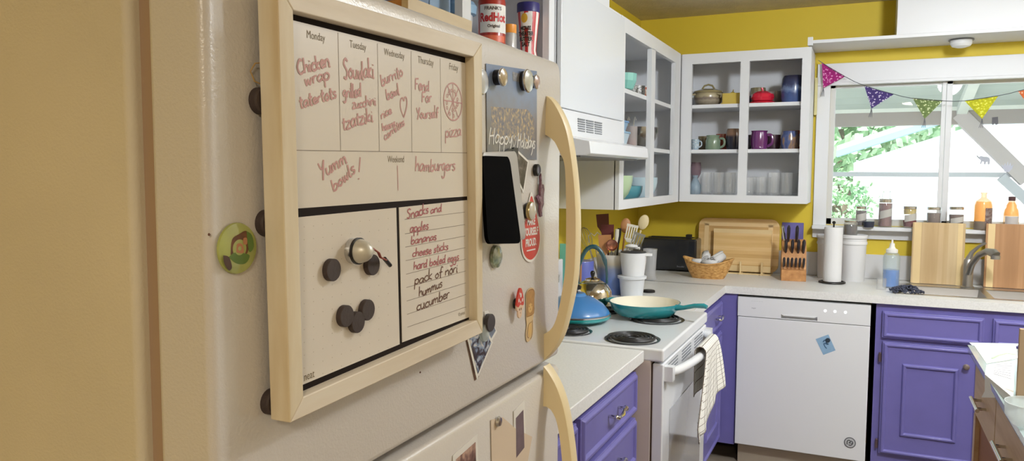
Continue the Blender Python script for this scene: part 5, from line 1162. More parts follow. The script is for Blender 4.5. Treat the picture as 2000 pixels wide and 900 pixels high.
# knife block
kx, ky = .925, 4.27
t = thing('knife_block', 'brown wooden knife block full of dark handled knives', 'knife block', (kx,ky,.914))
T = TR(kx,ky,.914,.12); Mx = Matrix(((0,0,1,0),(1,0,0,0),(0,1,0,0),(0,0,0,1)))
b = MB(); b.prism([(-.055,0),(.10,0),(.105,.06),(.045,.215),(-.01,.165),(-.035,.06),(-.055,.058)], -.062, .062, 0, T @ Mx); part('block', b, wood_m, t, bevel=.002)
Tk = T @ Matrix.Translation((0,-.012,.155)) @ Matrix.Rotation(math.radians(-52+90-90),4,'X')
kn = mat('knife_handle',(48,44,52),.35,coat=.2)
rows = [(-.040,.012,.045,.085,.010),(-.012,.028,.058,.075,.010),(.014,.030,.062,.078,.010),(.038,.026,.055,.070,.009)]
def knife(px_, s_, L, w, lab):
    # slot position s_ along the sloping face from bottom (0) to top (1)
    p0 = Vector((px_, -.035+.080*s_-.012*0, .06+.15*s_)); dirv = Vector((0,-.62,.78)).normalized(); 
    f0 = T @ (p0+Vector((0,-.002,.0)) ); d_ = (T.to_3x3() @ dirv)
    t2 = thing('knife', lab, 'knife', tuple(f0), 'knives in the block')
    b = MB(); b.tube([f0+d_*.002, f0+d_*.014],[w*.9,w*.85],10,0,sx=.6); part('bolster', b, chrome_m, t2)
    b = MB(); b.tube([f0+d_*.013, f0+d_*L*.5+Vector((0,0,-.002)), f0+d_*L*.9, f0+d_*L],[w*.8,w,w*1.05,w*.6],10,0,sx=.7); part('handle', b, kn, t2)
labs = 'dark handled steak knife in the lower row of the knife block'
for i in range(6): knife(-.050+.0195*i, .04, .075, .0088, labs)
for i, xx in enumerate((-.042,-.010,.020,.046)): knife(xx, .50, .105, .0118, 'dark handled kitchen knife in the middle row of the knife block')
for i, xx in enumerate((-.030,.012,)): knife(xx, .90, .12, .0120, 'large dark handled knife in the top row of the knife block')
P_ = T @ Vector((-.046,.03,.20)); b = MB(); d_ = T.to_3x3() @ Vector((-.15,-.45,.85)).normalized(); b.tube([P_-d_*.03, P_+d_*.05, P_+d_*.10],[.006,.008,.007],10); solo_c('sharpening_steel', b, chrome_m, 'shiny steel handle sticking up left of the knife block top', 'sharpening steel')
# purple switch plate
t = thing('switch_plate', 'purple switch plate on the yellow back wall behind the knife block', 'switch', (.895,YB-.006,1.08))
b = MB(); b.box(.838,.953,YB-.006,YB,1.075,1.205); part('plate', b, purple_m, t, bevel=.002)
b = MB(); b.box(.868,.878,YB-.016,YB-.006,1.128,1.15); b.box(.913,.923,YB-.016,YB-.006,1.128,1.15); part('toggle', b, mat('toggle',(196,196,214),.4), t)
# paper towel roll, buckets
px_, py_ = 1.118, 4.235
t = thing('paper_towel_holder', 'black wire paper towel stand with a pointed top', 'holder', (px_,py_,.914))
b = MB(); b.tube([(px_+.062*math.cos(a)+.0,py_+.062*math.sin(a),.9195) for a in [2*PI*i/24 for i in range(24)]],.0045,8,closed=True); b.tube([(px_-.062,py_,.9195),(px_+.062,py_,.9195)],.0035,8); part('base_ring', b, black_m, t)
b = MB(); b.tube([(px_,py_,.918),(px_,py_,1.222)],.004,8); b.ball((px_,py_,1.228),.009,seg=10); part('post', b, black_m, t)
b = MB(); b.lathe([(.018,.0),(.044,0),(.0445,.004),(.0445,.276),(.044,.28),(.018,.28),(.018,0)],(px_,py_,.9245),0,40); solo('paper_towel_roll', b, mat('ptowel',(224,224,226),.9,bump=.3,bscale=200), 'white paper towel roll standing on the black wire stand', 'paper towel', (px_,py_,.9245))
def bucket(x,y,r,h,label):
    t = thing('bucket', label, 'bucket', (x,y,.914)); wp = mat('bucket_white',(222,222,224),.4)
    b = MB(); b.lathe([(0,0),(r*.86,0),(r*.88,.004),(r*.97,h*.78),(r*1.03,h*.80),(r*1.03,h*.84),(r*.98,h*.86),(r*.99,h*.95),(0,h*.95)],(x,y,.914),0,40); part('bucket_body', b, wp, t)
    b = MB(); b.lathe([(r*1.02,h*.92),(r*1.06,h*.93),(r*1.06,h*.985),(r*1.02,h),(r*.95,h*.985),(0,h*.985)],(x,y,.914),0,40); part('lid', b, wp, t)
    return t
bucket(1.212,4.385,.066,.245,'white plastic bucket with lid carrying a jar, right of the paper towels')
bucket(1.088,4.437,.058,.235,'white plastic bucket with lid half hidden behind the paper towel roll')
def jar(x,y,z,r,h,fill,fz,label,lidc=None,group=None,labelband=None,lidm=silver_m,taper=1.0,name='jar'):
    t = thing(name, label, 'jar', (x,y,z), group)
    b = MB(); b.lathe([(0,0),(r*.92*taper,0),(r*taper,.004),(r,h*.84),(r*.9,h*.90),(r*.9,h),(r*.85,h),(r*.86,h*.88),(r*.95,h*.82),(r*.94*taper,.006),(0,.005)],(x,y,z),0,26); part('glass_body', b, glass_m, t)
    b = MB(); b.lathe([(0,.0055),(r*.93*taper,.0055),(r*.93,h*fz),(0,h*fz)],(x,y,z),0,24); part('contents', b, fill, t)
    if labelband:
        b = MB(); n = 20; a0, a1 = -2.4, -.5; sl = .16
        vs = [(x+(r+.0008)*math.cos(a0+(a1-a0)*i/n), y+(r+.0008)*math.sin(a0+(a1-a0)*i/n), z+h*(zz+sl*(i/n-.5)*.8)) for zz in labelband for i in range(n+1)]
        b.add(vs, [(i,i+1,n+2+i,n+1+i) for i in range(n)]); part('paper_band', b, mat('band',(186,184,180),.6), t)
    b = MB(); b.lathe([(r*.92,h*.90),(r*.96,h*.91),(r*.96,h*1.01),(r*.9,h*1.03),(0,h*1.03)],(x,y,z),0,26); part('lid', b, lidm, t)
    return t
dk = mat('fill_dark',(70,48,58),.6,var=.3,vscale=120); rd_ = mat('fill_red',(122,62,66),.6,var=.3,vscale=160); bn = mat('fill_brown',(96,64,56),.6,var=.2,vscale=120); yl = mat('fill_yellow',(196,170,60),.6)
jar(1.196,4.36,1.1555,.034,.078,mat('fill_plum',(52,34,42),.6,var=.3,vscale=120),.72,'dark plum filled jar with silver lid on top of the white bucket')
ZW = 1.1982; YW = 4.475
def wx(u): return U(u, 420, 1, YW).x
jar(wx(1682),YW,ZW,.028,.105,dk,.8,'dark filled slim jar with pale label at left of window sill',labelband=(.30,.66))
b = MB(); b.lathe([(0,0),(.026,0),(.028,.03),(0,.03)],(wx(1694)+.008,YW-.045,ZW),0,20); solo_c('small_pot', b, mat('navyjar',(46,50,68),.4), 'low navy pot beside the slim jar on window sill', 'pot')
t = jar(wx(1729),YW,ZW,.0345,.145,rd_,.86,'tall red filled jar with slanted label and wire bail on sill',labelband=(.36,.64),name='bail_jar')
b = MB(); x = wx(1729); z = ZW+.148
b.tube([(x-.016,YW,z-.01),(x-.017,YW,z+.022),(x-.010,YW,z+.042),(x-.006,YW,z+.03)],.0028,8); b.tube([(x+.020,YW,z-.012),(x+.019,YW,z+.02),(x+.022,YW,z+.045),(x+.014,YW,z+.035)],.0028,8); b.tube([(x-.010,YW,z+.042),(x+.008,YW,z+.046)],.002,8)
part('glass_bail', b, mat_glass('bail',(.8,.85,.84),a=.45), t)
jar(wx(1777),YW-.01,ZW,.034,.110,rd_,.36,'jar with yellow and red layers and slanted label on window sill',labelband=(.34,.66),taper=.85,name='layered_jar')
b = MB(); b.lathe([(.0,0),(.0285,0),(.030,.028),(0,.028)],(wx(1777),YW-.01,ZW+.072),0,22); solo_c('yellow_filling', b, yl, 'yellow layer inside the layered jar on the window sill', 'filling')
jar(wx(1824),YW,ZW,.035,.108,bn,.74,'brown filled wide jar behind the first upright cutting board',taper=.9)
jar(wx(1868),YW,ZW,.036,.112,bn,.66,'brown filled wide jar with slanted label by the window mullion',labelband=(.3,.55),taper=.9)
# bottles of amber liquid
amb = mat('amber_liquid',(250,190,20),.25,emit=.55); ambd = mat('amber_dark',(60,44,60),.4); ag = mat_glass('amber_glass',(.86,.72,.58),a=.28)  # amber liquid emits light itself, brightness put into the material
x = wx(1920)
t = thing('amber_bottle', 'big round shouldered bottle of bright amber liquid on window sill', 'bottle', (x,YW,ZW))
b = MB(); b.lathe([(0,0),(.038,0),(.040,.004),(.040,.125),(.034,.146),(.016,.160),(.0125,.165),(.0125,.182),(.015,.183),(.015,.190),(.011,.190)],(x,YW,ZW),0,30); part('glass_body', b, ag, t)
b = MB(); b.lathe([(0,.045),(.0375,.045),(.0375,.122),(.031,.143),(0,.144)],(x,YW,ZW),0,28); part('amber_filling', b, amb, t)
b = MB(); b.lathe([(0,.004),(.0375,.004),(.0375,.0445),(0,.0445)],(x,YW,ZW),0,28); part('dark_sediment', b, ambd, t)
b = MB(); n = 12; vs = [(x+.0408*math.cos(-1.45+1.2*i/n), YW+.0408*math.sin(-1.45+1.2*i/n), ZW+zz) for zz in (.03,.112) for i in range(n+1)]; b.add(vs,[(i,i+1,n+2+i,n+1+i) for i in range(n)]); part('bottle_label', b, mat_ramp('floral_label',[(.4,(140,128,124)),(.6,(96,70,66)),(.7,(170,164,160))],60,(1,1,1),.5,2), t)
x = wx(1975)
t = thing('amber_bottle', 'smaller knobbly amber bottle with dark cap at right on window sill', 'bottle', (x,YW,ZW))
b = MB(); b.lathe([(0,0),(.032,0),(.034,.004),(.034,.085),(.030,.105),(.024,.115),(.022,.13),(.014,.145),(.014,.152)],(x,YW,ZW),0,28); part('glass_body', b, ag, t)
b = MB(); b.lathe([(0,.075),(.0315,.075),(.028,.103),(.022,.113),(.020,.128),(.012,.143),(0,.143)],(x,YW,ZW),0,26); part('amber_filling', b, amb, t)
b = MB(); n = 12; vs = [(x+.0348*math.cos(-2.5+1.9*i/n), YW+.0348*math.sin(-2.5+1.9*i/n), ZW+zz) for zz in (.02,.073) for i in range(n+1)]; b.add(vs,[(i,i+1,n+2+i,n+1+i) for i in range(n)]); part('bottle_label', b, mat('lab2',(190,186,186),.5), t)
b = MB(); b.lathe([(.015,.150),(.016,.150),(.016,.170),(0,.172)],(x,YW,ZW),0,20); part('cap', b, mat('capbr',(74,46,50),.4), t)

# ================================================================== SINK AREA
t = thing('sink', 'double bowl stainless steel sink let into the countertop', 'sink', (1.76,4.17,.80))
b = MB(); fr = (SX0-.012, SX1+.012, SK0-.012, SK1+.012); xm = 1.795
for r in ((fr[0],SX0+.012,fr[2],fr[3]),(SX1-.012,fr[1],fr[2],fr[3]),(SX0+.012,SX1-.012,fr[2],SK0+.014),(SX0+.012,SX1-.012,SK1-.07,fr[3]),(xm-.014,xm+.014,SK0+.014,SK1-.07)): b.box(r[0],r[1],r[2],r[3],.9142,.9175)
part('rim', b, steel_m, t)
for x0, x1 in ((SX0+.012,xm-.014),(xm+.014,SX1-.012)):
    b = MB(); y0, y1 = SK0+.014, SK1-.07; vs = []
    for d, z in ((0,.9145),(.006,.86),(.03,.77)): vs += [(x0+d,y0+d,z),(x1-d,y0+d,z),(x1-d,y1-d,z),(x0+d,y1-d,z)]
    b.add(vs,[(i*4+j,i*4+(j+1)%4,i*4+4+(j+1)%4,i*4+4+j) for i in (0,1) for j in range(4)]+[(8,9,10,11)])
    b.lathe([(.03,.7705),(.032,.7715),(.04,.7705)],((x0+x1)/2,(y0+y1)/2,0),0,20); part('basin', b, steel_b, t, ang=1.2)
t = thing('faucet', 'brushed steel single lever faucet rising behind the sink divider', 'faucet', (1.778,4.325,.9175))
fx, fy = px_x(1902,4.325,0), 4.325
b = MB(); b.lathe([(0,0),(.030,0),(.030,.006),(.024,.010),(.022,.06),(.024,.11),(.022,.135),(.012,.148),(0,.150)],(fx,fy,.9175),0,28); part('faucet_body', b, steel_b, t)
b = MB(); b.tube([(fx,fy-.012,.99),(fx+.012,fy-.035,1.045),(fx+.035,fy-.07,1.090),(fx+.062,fy-.11,1.112),(fx+.085,fy-.14,1.108),(fx+.092,fy-.15,1.098)],[.016,.0155,.015,.0155,.021,.022],14); b.lathe([(.020,0),(.020,.018),(0,.018)],(fx+.092,fy-.15,1.080),0,20); part('spout', b, steel_b, t)
b = MB(); b.tube([(fx,fy,1.06),(fx+.012,fy-.004,1.095),(fx+.040,fy-.018,1.128),(fx+.066,fy-.03,1.146)],[.016,.010,.007,.006],12,0); part('lever', b, steel_b, t)
# upright cutting boards behind the sink
slab(px_x(1787,4.41,0)+.004,px_x(1893,4.41,0),.9175,1.232,4.405,.016,.004,-.01,bamboo_v,'tall cutting board standing upright behind the left sink basin',rails=[(-.112,-.078,-.157,.157),(.085,.108,-.157,.157)])
slab(px_x(1933,4.41,0),2.10,.9175,1.235,4.405,.016,.004,-.01,mat_ramp('bamboo_dark',[(.2,(160,118,80)),(.5,(180,136,96)),(.8,(194,154,112))],4,(10,6,.6),.5,4,(0,.022)),'darker cutting board standing upright right of the faucet',rails=[(-.134,-.104,-.158,.158)])
# soap bottle
sx, sy = 1.400, 4.20
t = thing('soap_bottle', 'clear pump bottle half filled with bright blue dish soap', 'soap bottle', (sx,sy,.9142)); sx = px_x(1750,sy,0)
t.location.x = sx; t['_o'] = (sx,sy,.9142)
b = MB(); b.lathe([(0,0),(.037,0),(.039,.006),(.039,.15),(.034,.168),(.020,.178),(.0185,.178),(.032,.166),(.037,.15),(.037,.008),(0,.006)],(sx,sy,.9142),0,28); part('bottle_body', b, mat_glass('soapglass',(.95,.98,.98),a=.12), t)
b = MB(); b.lathe([(0,.0065),(.036,.0065),(.036,.090),(0,.090)],(sx,sy,.9142),0,26); part('blue_soap', b, mat('soapblue',(16,120,210),.2,coat=.3,emit=.12), t)  # soap has a faint glow of its own to brighten the blue
b = MB(); b.lathe([(.022,.172),(.027,.175),(.027,.190),(.016,.196),(.012,.205),(.011,.22),(.005,.222),(.004,.240),(0,.240)],(sx,sy,.9142),0,24); part('pump_cap', b, white_l, t)
# curly grey scrubber cloth
b = MB(); cx, cy = (px_x(1782,4.0,0), 4.02); random.seed(11)
for i in range(90):
    a = random.uniform(0,2*PI); rr = math.sqrt(random.random()); xx = cx+.070*rr*math.cos(a); yy_ = cy+.040*rr*math.sin(a); zz = .920+.034*(1-rr**2)*random.uniform(.4,1)
    k = random.uniform(.006,.010); rot = random.uniform(0,6)
    b.tube([(xx+k*math.cos(rot+u), yy_+k*math.sin(rot+u), zz+.004*math.sin(u*2)+.002*u/3) for u in [j*.8 for j in range(8)]], .0032, 5)
o = solo('scrubber_cloth', b, mat('scrub',(74,78,96),.9,var=.6,vscale=90), 'tangle of curly dark grey blue scrubbing yarn at the sink edge', 'scrubber', (cx,cy,.9175)); o['kind'] = 'stuff'
b = MB(); b.lathe([(0,0),(.022,0),(.022,.055),(.02,.055),(.02,.004),(0,.004)],(px_x(1733,4.0,0),4.10,.9142),0,20); solo_c('shot_glass', b, glass_m, 'small clear glass between soap bottle and counter edge', 'glass')

# ================================================================== WINDOW DRESSING
p = U(1876,88,2,2.085)
lx, ly = U(1877,92,1,4.35).x, 4.35
t = thing('puck_light', 'round white puck lamp under the shelf over the window', 'lamp', (lx,ly,2.139))
b = MB(); b.lathe([(0,0),(.052,0),(.056,-.004),(.056,-.006),(0,-.006)],(lx,ly,2.139),0,36); part('mount_ring', b, mat('dring',(120,122,128),.4), t)
b = MB(); b.lathe([(.047,-.006),(.048,-.022),(.040,-.034),(.02,-.040),(0,-.041)],(lx,ly,2.139),0,36); part('lamp_shade', b, mat('opal',(222,224,226),.3,emit=.08), t)
YBU = 4.47
def bpt(u, v): q = U(u, v, 1, YBU); return Vector((q.x, YBU, q.z))
def crochet(name, col, hi):
    return mat_ramp(name, [(.26, hi), (.36, col), (1, tuple(int(c*.8) for c in col))], 85, (1,.3,1.15), .9, 2, kind='voronoi')
flags = [(((1605,122),(1651,149),(1608,172)),(168,30,120),(226,168,206),'magenta'),(((1688,167),(1746,184),(1702,212)),(78,62,128),(216,208,228),'violet'),
         (((1782,191),(1842,196),(1806,232)),(120,142,84),(220,228,186),'sage green'),(((1884,197),(1950,187),(1918,232)),(202,202,40),(224,226,110),'lime yellow'),
         (((1988,178),(2040,168),(2016,214)),(216,110,60),(236,190,160),'orange')]
for (a, c, d), col, hi, nm in flags:
    A, B_, D = bpt(*a), bpt(*c), bpt(*d)
    if nm == 'magenta': A = bpt(1605,122); 
    t = thing('bunting_flag', nm+' crocheted triangle flag hanging on the bunting string', 'flag', tuple(A), 'crocheted flags on the window bunting')
    b = MB(); b.prism([(A.x,A.z),(B_.x,B_.z),(D.x,D.z)], -.0025, .0025, 0, FB(0,0,YBU)); part('crocheted_panel', b, crochet('crochet_'+nm.replace(' ','_'), col, hi), t)
    b = MB()
    for k in (-1,0,1): b.tube([D+Vector((0,-.001,.002)), D+Vector((k*.004,0,-.02)), D+Vector((k*.008-.004,0,-.045))], .0016, 5)
    part('tassel', b, mat('yarn_grey',(110,112,118),.9), t)
b = MB(); pts = [bpt(u,v)+Vector((0,-.004,0)) for u, v in ((1598,118),(1605,122),(1628,137),(1651,150),(1670,160),(1688,167),(1716,176),(1746,184),(1764,189),(1782,192),(1812,195),(1842,197),(1863,198),(1884,197),(1918,192),(1950,187),(1970,183),(1988,178),(2040,166),(2090,152))]
b.tube(pts, .0018, 6); solo_c('bunting_string', b, mat('yarn_dark',(84,88,96),.9), 'dark yarn string of the bunting sagging across the window', 'string')
b = MB(); x0 = bpt(1594,150); b.box(x0.x-.006,x0.x+.008,YB-.04,YB-.02,1.80,2.0); solo_c('curtain_bracket', b, mat('brk',(206,196,140),.5), 'narrow cream bracket at the upper left window corner', 'bracket')
# window decals
def decal(name, pts, c, label, u, v, s, pts2=None):
    q = U(u, v, 1, YB+.0725); b = MB(); b.flat([(x*s, y*s) for x, y in pts], 0, 0, FB(q.x,q.z,q.y)); 
    return solo_c(name, b, mat('decal_%d_%d' % (c[0],c[1]), c, .7), label, 'sticker')
ele = [(-1.5,1.2),(-1.6,.95),(-1.35,1.0),(-1.1,.75),(-.8,.95),(-.4,1.0),(0,.8),(.8,.8),(1.3,.5),(1.5,-.1),(1.4,-1.2),(.95,-1.2),(.9,-.5),(.6,-.6),(.5,-1.2),(.1,-1.2),(.05,-.5),(-.3,-.5),(-.45,-1.1),(-.8,-1.1),(-.6,-.2),(-.9,.2),(-1.2,.55),(-1.4,.7)]
decal('elephant_decal', ele, (176,182,196), 'grey elephant silhouette sticker on the right window pane', 1921, 312, .020)
decal('bird_decal', [(-1,1.6),(1,1.8),(1.2,-1),(.4,-1.4),(0,-.6),(-.6,-1.5),(-1,-.8)], (96,96,104), 'dark framed little sticker under the lime flag on the pane', 1943, 237, .013)
decal('tree_decal', [(-1.4,.6),(-.9,.2),(-.5,.9),(-.3,.1),(0,1.3),(.2,.1),(.6,1.0),(.8,.1),(1.3,.6),(1,-.6),(.4,-1.4),(-.6,-1.4),(-1,-.4)], (182,188,206), 'pale branching plant sticker low on the right window pane', 1968, 325, .020)

# ================================================================== KITCHEN ISLAND
t = thing('kitchen_island', 'wooden kitchen island with glass top and steel bar handles at right edge', 'island', (2.0,2.3,0))
IX, IY0, IY1 = 1.612, 1.2, 2.88
b = MB(); b.box(IX+.012,2.4,IY0,IY1,.0,.885); part('island_body', b, mat('isl',(190,160,124),.5), t)
dm = woodl_m
for y0, y1 in ((2.44,2.865),(1.99,2.43),(1.52,1.98)):
    b = MB(); b.box(IX-.004,IX+.014,y0,y1,.70,.872); d = part('drawer', b, dm, t, bevel=.002)
    ym = (y0+y1)/2; b = MB(); b.tube([(IX-.030,ym-.075,.775),(IX-.030,ym+.075,.775)],.0058,12)
    b.tube([(IX-.004,ym-.05,.775),(IX-.030,ym-.05,.775)],.0045,8); b.tube([(IX-.004,ym+.05,.775),(IX-.030,ym+.05,.775)],.0045,8); part('bar_handle', b, chrome_m, d)
b = MB(); b.box(IX-.002,IX+.012,2.83,2.87,.06,.69); b.box(IX-.002,IX+.012,1.2,1.24,.06,.69); part('corner_posts', b, dm, t)
b = MB(); b.box(IX+.0115,IX+.013,1.24,2.83,.08,.69); part('open_front', b, woodd_m, t)
b = MB(); b.box(1.588,2.42,1.18,2.900,.886,.892); part('top_edge', b, mat('navyedge',(58,70,104),.3), t)
b = MB(); b.box(1.586,2.42,1.18,2.902,.892,.908); part('glass_top', b, mat('gtop',(178,196,196),.12,coat=.8,var=.1,vscale=10), t)
# papers on island
ZI = .9085
def sheetz(px4, z, mt, label, name, th=.0006, cat='paper'):
    q = [U(a,c,2,z) for a, c in px4]; b = MB(); b.prism([(v.x,v.y) for v in q], z, z+th); return b, q
b, q = sheetz([(1902,674),(1984,674),(1988,700),(1927,710)], ZI, None, '', '')
t = thing('leaflet', 'white leaflet with pale green arc lying under the receipt on the island', 'leaflet', tuple(q[0])); part('leaflet_sheet', b, paper_m, t)
b = MB(); g = [U(a,c,2,ZI+.001) for a, c in ((1938,700),(1950,694),(1966,690),(1984,692))]; b.tube([Vector((v.x,v.y,ZI+.0012)) for v in g], .004, 6, sy=.3); part('green_arc', b, mat('grarc',(176,208,164),.7), t)
b = MB(); A = [U(1927,712,2,ZI+.001), U(1982,704,2,ZI+.001)]; A = [Vector((v.x,v.y,ZI+.0012)) for v in A]
C1 = U(1917,776,0,1.578); C2 = U(1979,777,0,1.600)
t = thing('receipt', 'long printed white receipt hanging over the island edge', 'paper', tuple(A[0]))
e0 = Vector((1.583, U(1924,722,0,1.583).y, ZI+.002)); e1 = U(1980,760,2,ZI+.001)
vs = [A[1], A[0], e0, Vector((1.581,e0.y-.03,.87)), Vector(C1), Vector(C2), Vector((e1.x,e1.y,ZI+.002))]
b.add(vs, [(0,1,2,6),(2,3,4,5),(2,5,6)]); part('receipt_sheet', b, paper_m, t, solid=.0008, smooth=False)
b = MB()
for k in range(7):
    f = .12+.1*k; a0 = A[0].lerp(e0,f); a1 = A[1].lerp(Vector((e1.x,e1.y,ZI+.002)),f); s_ = a0.lerp(a1,.3); e_ = a0.lerp(a1,.9); b.tube([s_+Vector((0,0,.001)), e_+Vector((0,0,.001))], .0007, 4)
part('receipt_print', b, mat('gprint',(140,142,150),.5), t)
b, q = sheetz([(1893,669),(1990,671),(1987,676),(1899,675)], ZI+.0002, None, '', ''); solo_c('napkin', b, mat('pale_napkin',(196,204,204),.8), 'pale folded napkin at far left corner of island top', 'napkin')
b = MB(); w0 = U(1983,775,2,ZI); wz = U(1988,640,1,w0.y).z; b.box(w0.x, w0.x+.25, w0.y-.012, w0.y, ZI, wz); solo_c('wooden_box', b, mat('boxw',(176,148,118),.6,var=.1), 'tan wooden box side standing on the island at the right image edge', 'box', bevel=.002)
b = MB(); g0 = U(1992,822,2,ZI); gx, gy = U(2020,830,2,ZI).x, U(2020,830,2,ZI).y
b.lathe([(0,0),(.045,0),(.058,.02),(.060,.05),(.058,.05),(.055,.02),(0,.006)],(gx,gy,ZI),0,28); solo_c('glass_bowl', b, mat_glass('gb',(.95,.97,.97),a=.4), 'small clear glass bowl on the island near the right edge', 'bowl')

# ================================================================== OUTSIDE
grass_m = mat('lawn',(206,208,196),.9,var=.3,vscale=4)
b = MB(); b.box(-8,14,YB+.12,30,-.25,-.2); struct('ground_outside', b, grass_m)
porch_w = mat('porch_white',(214,218,216),.7,var=.05)
t = thing('porch_roof', 'white boarded porch ceiling with dark front beam outside the window', 'porch roof', (1.5,6,2.1))
b = MB(); YP = 7.0
zb = U(1740,245,1,YP).z; zt = U(1740,215,1,YP).z; z_in = 2.55
T = Matrix.Identity(4)
ny = 14
for i in range(ny):
    f0, f1 = i/ny, (i+1)/ny; y0 = 4.66+(YP-4.66)*f0; y1 = 4.66+(YP-4.66)*f1-.012; z0 = z_in+(zt-z_in)*f0; z1 = z_in+(zt-z_in)*f1
    b.add([(-1.5,y0,z0),(5.5,y0,z0),(5.5,y1,z1),(-1.5,y1,z1),(-1.5,y0,z0+.02),(5.5,y0,z0+.02),(5.5,y1,z1+.02),(-1.5,y1,z1+.02)],[(0,3,2,1),(4,5,6,7),(0,1,5,4),(1,2,6,5),(2,3,7,6),(3,0,4,7)])
part('ceiling_boards', b, mat('porchc',(176,186,184),.7,var=.1,vscale=3,emit=.0), t)
b = MB()
for xx in (.6,1.9,3.2): b.add([(xx,4.66,z_in-.06),(xx+.07,4.66,z_in-.06),(xx+.07,YP,zt-.06),(xx,YP,zt-.06),(xx,4.66,z_in),(xx+.07,4.66,z_in),(xx+.07,YP,zt),(xx,YP,zt)],[(0,3,2,1),(4,5,6,7),(0,1,5,4),(1,2,6,5),(2,3,7,6),(3,0,4,7)])
part('rafters', b, porch_w, t)
b = MB(); b.box(-1.5,5.5,YP-.02,YP+.1,zb,zt+.02); part('front_beam', b, mat('beam',(150,142,142),.7), t)
b = MB(); b.box(-1.5,5.5,YP-.05,YP-.021,zt-.02,zt+.04); part('fascia', b, porch_w, t)
b = MB(); b.box(-1.5,5.5,4.66,YP+.15,z_in+.05,z_in+.08); part('roof_cover', b, porch_w, t)
# brace + rail
t = thing('porch_railing', 'long grey porch rail crossing the view with diagonal brace', 'railing', (2,YP,0))
z0 = U(1740,345,1,YP).z; z1 = U(1740,336,1,YP).z
b = MB(); b.box(-1.5,5.5,YP,YP+.06,z0,z1); part('top_rail', b, mat('rail',(176,180,192),.7), t)
b = MB(); A = U(1872,222,1,YP); B_ = U(2005,352,1,YP)
def beam(b, A, B_, w, d):
    dr_ = (B_-A).normalized(); up = Vector((0,1,0)); sd = dr_.cross(up).normalized(); vs = []
    for P in (A, B_):
        for s1, s2 in ((-1,-1),(1,-1),(1,1),(-1,1)): vs.append(P+sd*s1*w/2+up*s2*d/2)
    b.add(vs, [(0,1,2,3),(4,5,6,7),(0,1,5,4),(1,2,6,5),(2,3,7,6),(3,0,4,7)])
beam(b, A, B_, .11, .09); part('diagonal_brace', b, mat('brace',(176,168,172),.7), t)
b = MB(); beam(b, U(1955,345,1,YP), U(2060,440,1,YP), .07, .06); part('lower_brace', b, mat('rail',(176,180,192),.7), t)
# neighbour's house
YN = 11.0
t = thing('neighbor_house', 'sunlit white house gable with pale blue eaves beyond the porch', 'house', (6,YN,0))
A = U(1660,303,1,YN); B_ = U(1837,247,1,YN); sl = (B_.z-A.z)/(B_.x-A.x); xl = U(1668,320,1,YN).x; xp = U(1925,215,1,YN).x; zp = B_.z+sl*(xp-B_.x)
b = MB(); b.prism([(xl,-.2),(xp+6,-.2),(xp+6,zp-sl*6-.12),(xp,zp-.12),(xl,A.z-.1)], 0, .2, 0, FB(0,0,YN)); part('gable_wall', b, mat('housew',(244,246,246),.8,emit=.5), t)  # wall glows slightly by itself to look overexposed, on top of the sun
b = MB(); a0 = U(1634,318,1,YN-.3); 
for (dz0, dz1, mt, nm) in ((.02,.10,mat('eave_blue',(150,190,214),.6),'eave_board'),(.10,.16,mat('roof_edge',(226,232,234),.6),'roof_edge')):  # eave colour lightened in place of outdoor haze
    b = MB(); zA = A.z+sl*(a0.x-A.x)
    b.prism([(a0.x,zA+dz0),(xp,zp+dz0),(xp+6,zp-sl*6+dz0),(xp+6,zp-sl*6+dz1),(xp,zp+dz1),(a0.x,zA+dz1)], 0, .35, 0, FB(0,0,YN-.1)); part(nm, b, mt, t)
# trees
leaf = mat_ramp('leaf', [(.3,(124,176,130)),(.5,(176,212,166)),(.72,(222,236,214))], 3, (1,1,1), .8, 4)  # leaf tones painted paler to stand in for bright haze outside
def tree(x, y, z, r, label, n=900, group=None):
    t = thing('leafy_tree', label, 'tree', (x,y,-.2), group); random.seed(int(x*100)+int(y*10))
    b = MB(); b.tube([(x,y,-.2),(x+.1,y,z*.5),(x,y,z)],[.14,.1,.05],8); part('trunk', b, mat('bark',(120,108,92),.9), t)
    b = MB()
    for i in range(n):
        a = random.uniform(0,2*PI); c = random.uniform(-1,1); q = r*random.uniform(.55,1)*(1+.25*math.sin(a*3+c*4)); s = math.sqrt(1-c*c)
        P = Vector((x+q*s*math.cos(a), y+q*s*math.sin(a)*.7, z+q*c*.9)); u = Vector((random.uniform(-1,1),random.uniform(-1,1),random.uniform(-1,1))).normalized(); v = u.orthogonal().normalized(); L = r*.09
        b.add([P-u*L, P+v*L*.6, P+u*L, P-v*L*.6], [(0,1,2,3)])
    part('foliage', b, leaf, t, smooth=False)
q = U(1640,290,1,13.0); tree(q.x,13.0,q.z+.3,1.3,'bright leafy tree behind the house at left of window',1600)
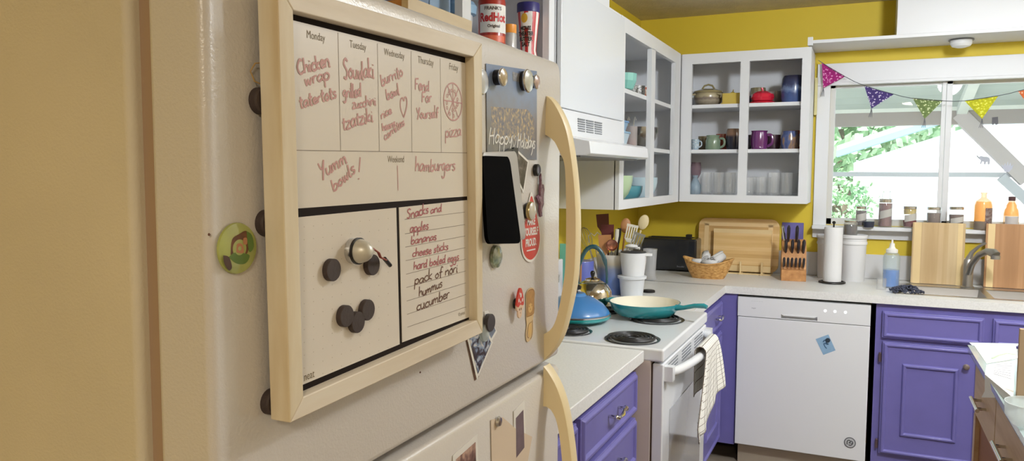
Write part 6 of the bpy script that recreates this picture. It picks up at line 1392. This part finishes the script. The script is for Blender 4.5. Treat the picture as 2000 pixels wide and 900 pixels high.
q = U(1745,235,1,17.0); tree(q.x,17.0,q.z+.6,1.7,'bright leafy tree rising over the blue eaves',1600)
q = U(1632,400,1,9.5); tree(q.x,9.5,q.z+.0,.42,'flowering leafy shrub left of the white house',900)
# ================================================================== LIGHT
def area(name, loc, size, power, col, rot=(0,0,0), shape='DISK', spread=PI):
    l = bpy.data.lights.new(name, 'AREA'); l.shape = shape; l.size = size; l.energy = power; l.color = col; l.spread = spread
    o = bpy.data.objects.new(name, l); COL.objects.link(o); o.location = loc; o.rotation_euler = rot; return o
area('ceiling_lamp_kitchen', (1.83,2.05,2.33), .22, 28, (.90,.95,1.0), (math.radians(62),0,math.radians(6)))
pl = bpy.data.lights.new('ceiling_bulb', 'POINT'); pl.energy = 33; pl.shadow_soft_size = .09; pl.color = (.92,.96,1.0)
po = bpy.data.objects.new('ceiling_bulb', pl); COL.objects.link(po); po.location = (1.86,2.0,2.22)
area('ceiling_lamp_hall', (1.9,-1.5,2.36), .5, 41, (1.0,.90,.73))
area('added_fill_light', (2.6,3.0,2.37), 1.2, 26, (.92,.97,1.0), shape='SQUARE')  # unseen soft fill light, added to lift the kitchen and cabinet insides
area('window_daylight', (1.68,YB+.30,1.6), 1.1, 22, (.9,.96,1.0), (math.radians(90),0,0), 'SQUARE')
s = bpy.data.lights.new('sun', 'SUN'); s.energy = 7; s.angle = .02; s.color = (1,.97,.92); so = bpy.data.objects.new('sun', s); COL.objects.link(so)
so.rotation_euler = (math.radians(42), 0, math.radians(-12))
w = bpy.data.worlds.new('sky'); SC.world = w; w.use_nodes = True; bg = w.node_tree.nodes['Background']
bg.inputs[0].default_value = (.80,.90,1.0,1); bg.inputs[1].default_value = 2.0
SC.view_settings.view_transform = 'Standard'; SC.view_settings.look = 'None'; SC.view_settings.exposure = 0; SC.view_settings.gamma = 1
SC.cycles.max_bounces = 8; SC.cycles.transparent_max_bounces = 24; SC.cycles.sample_clamp_indirect = 6
SC.cycles.use_denoising = True
for o in bpy.data.objects:
    if '_o' in o: del o['_o']
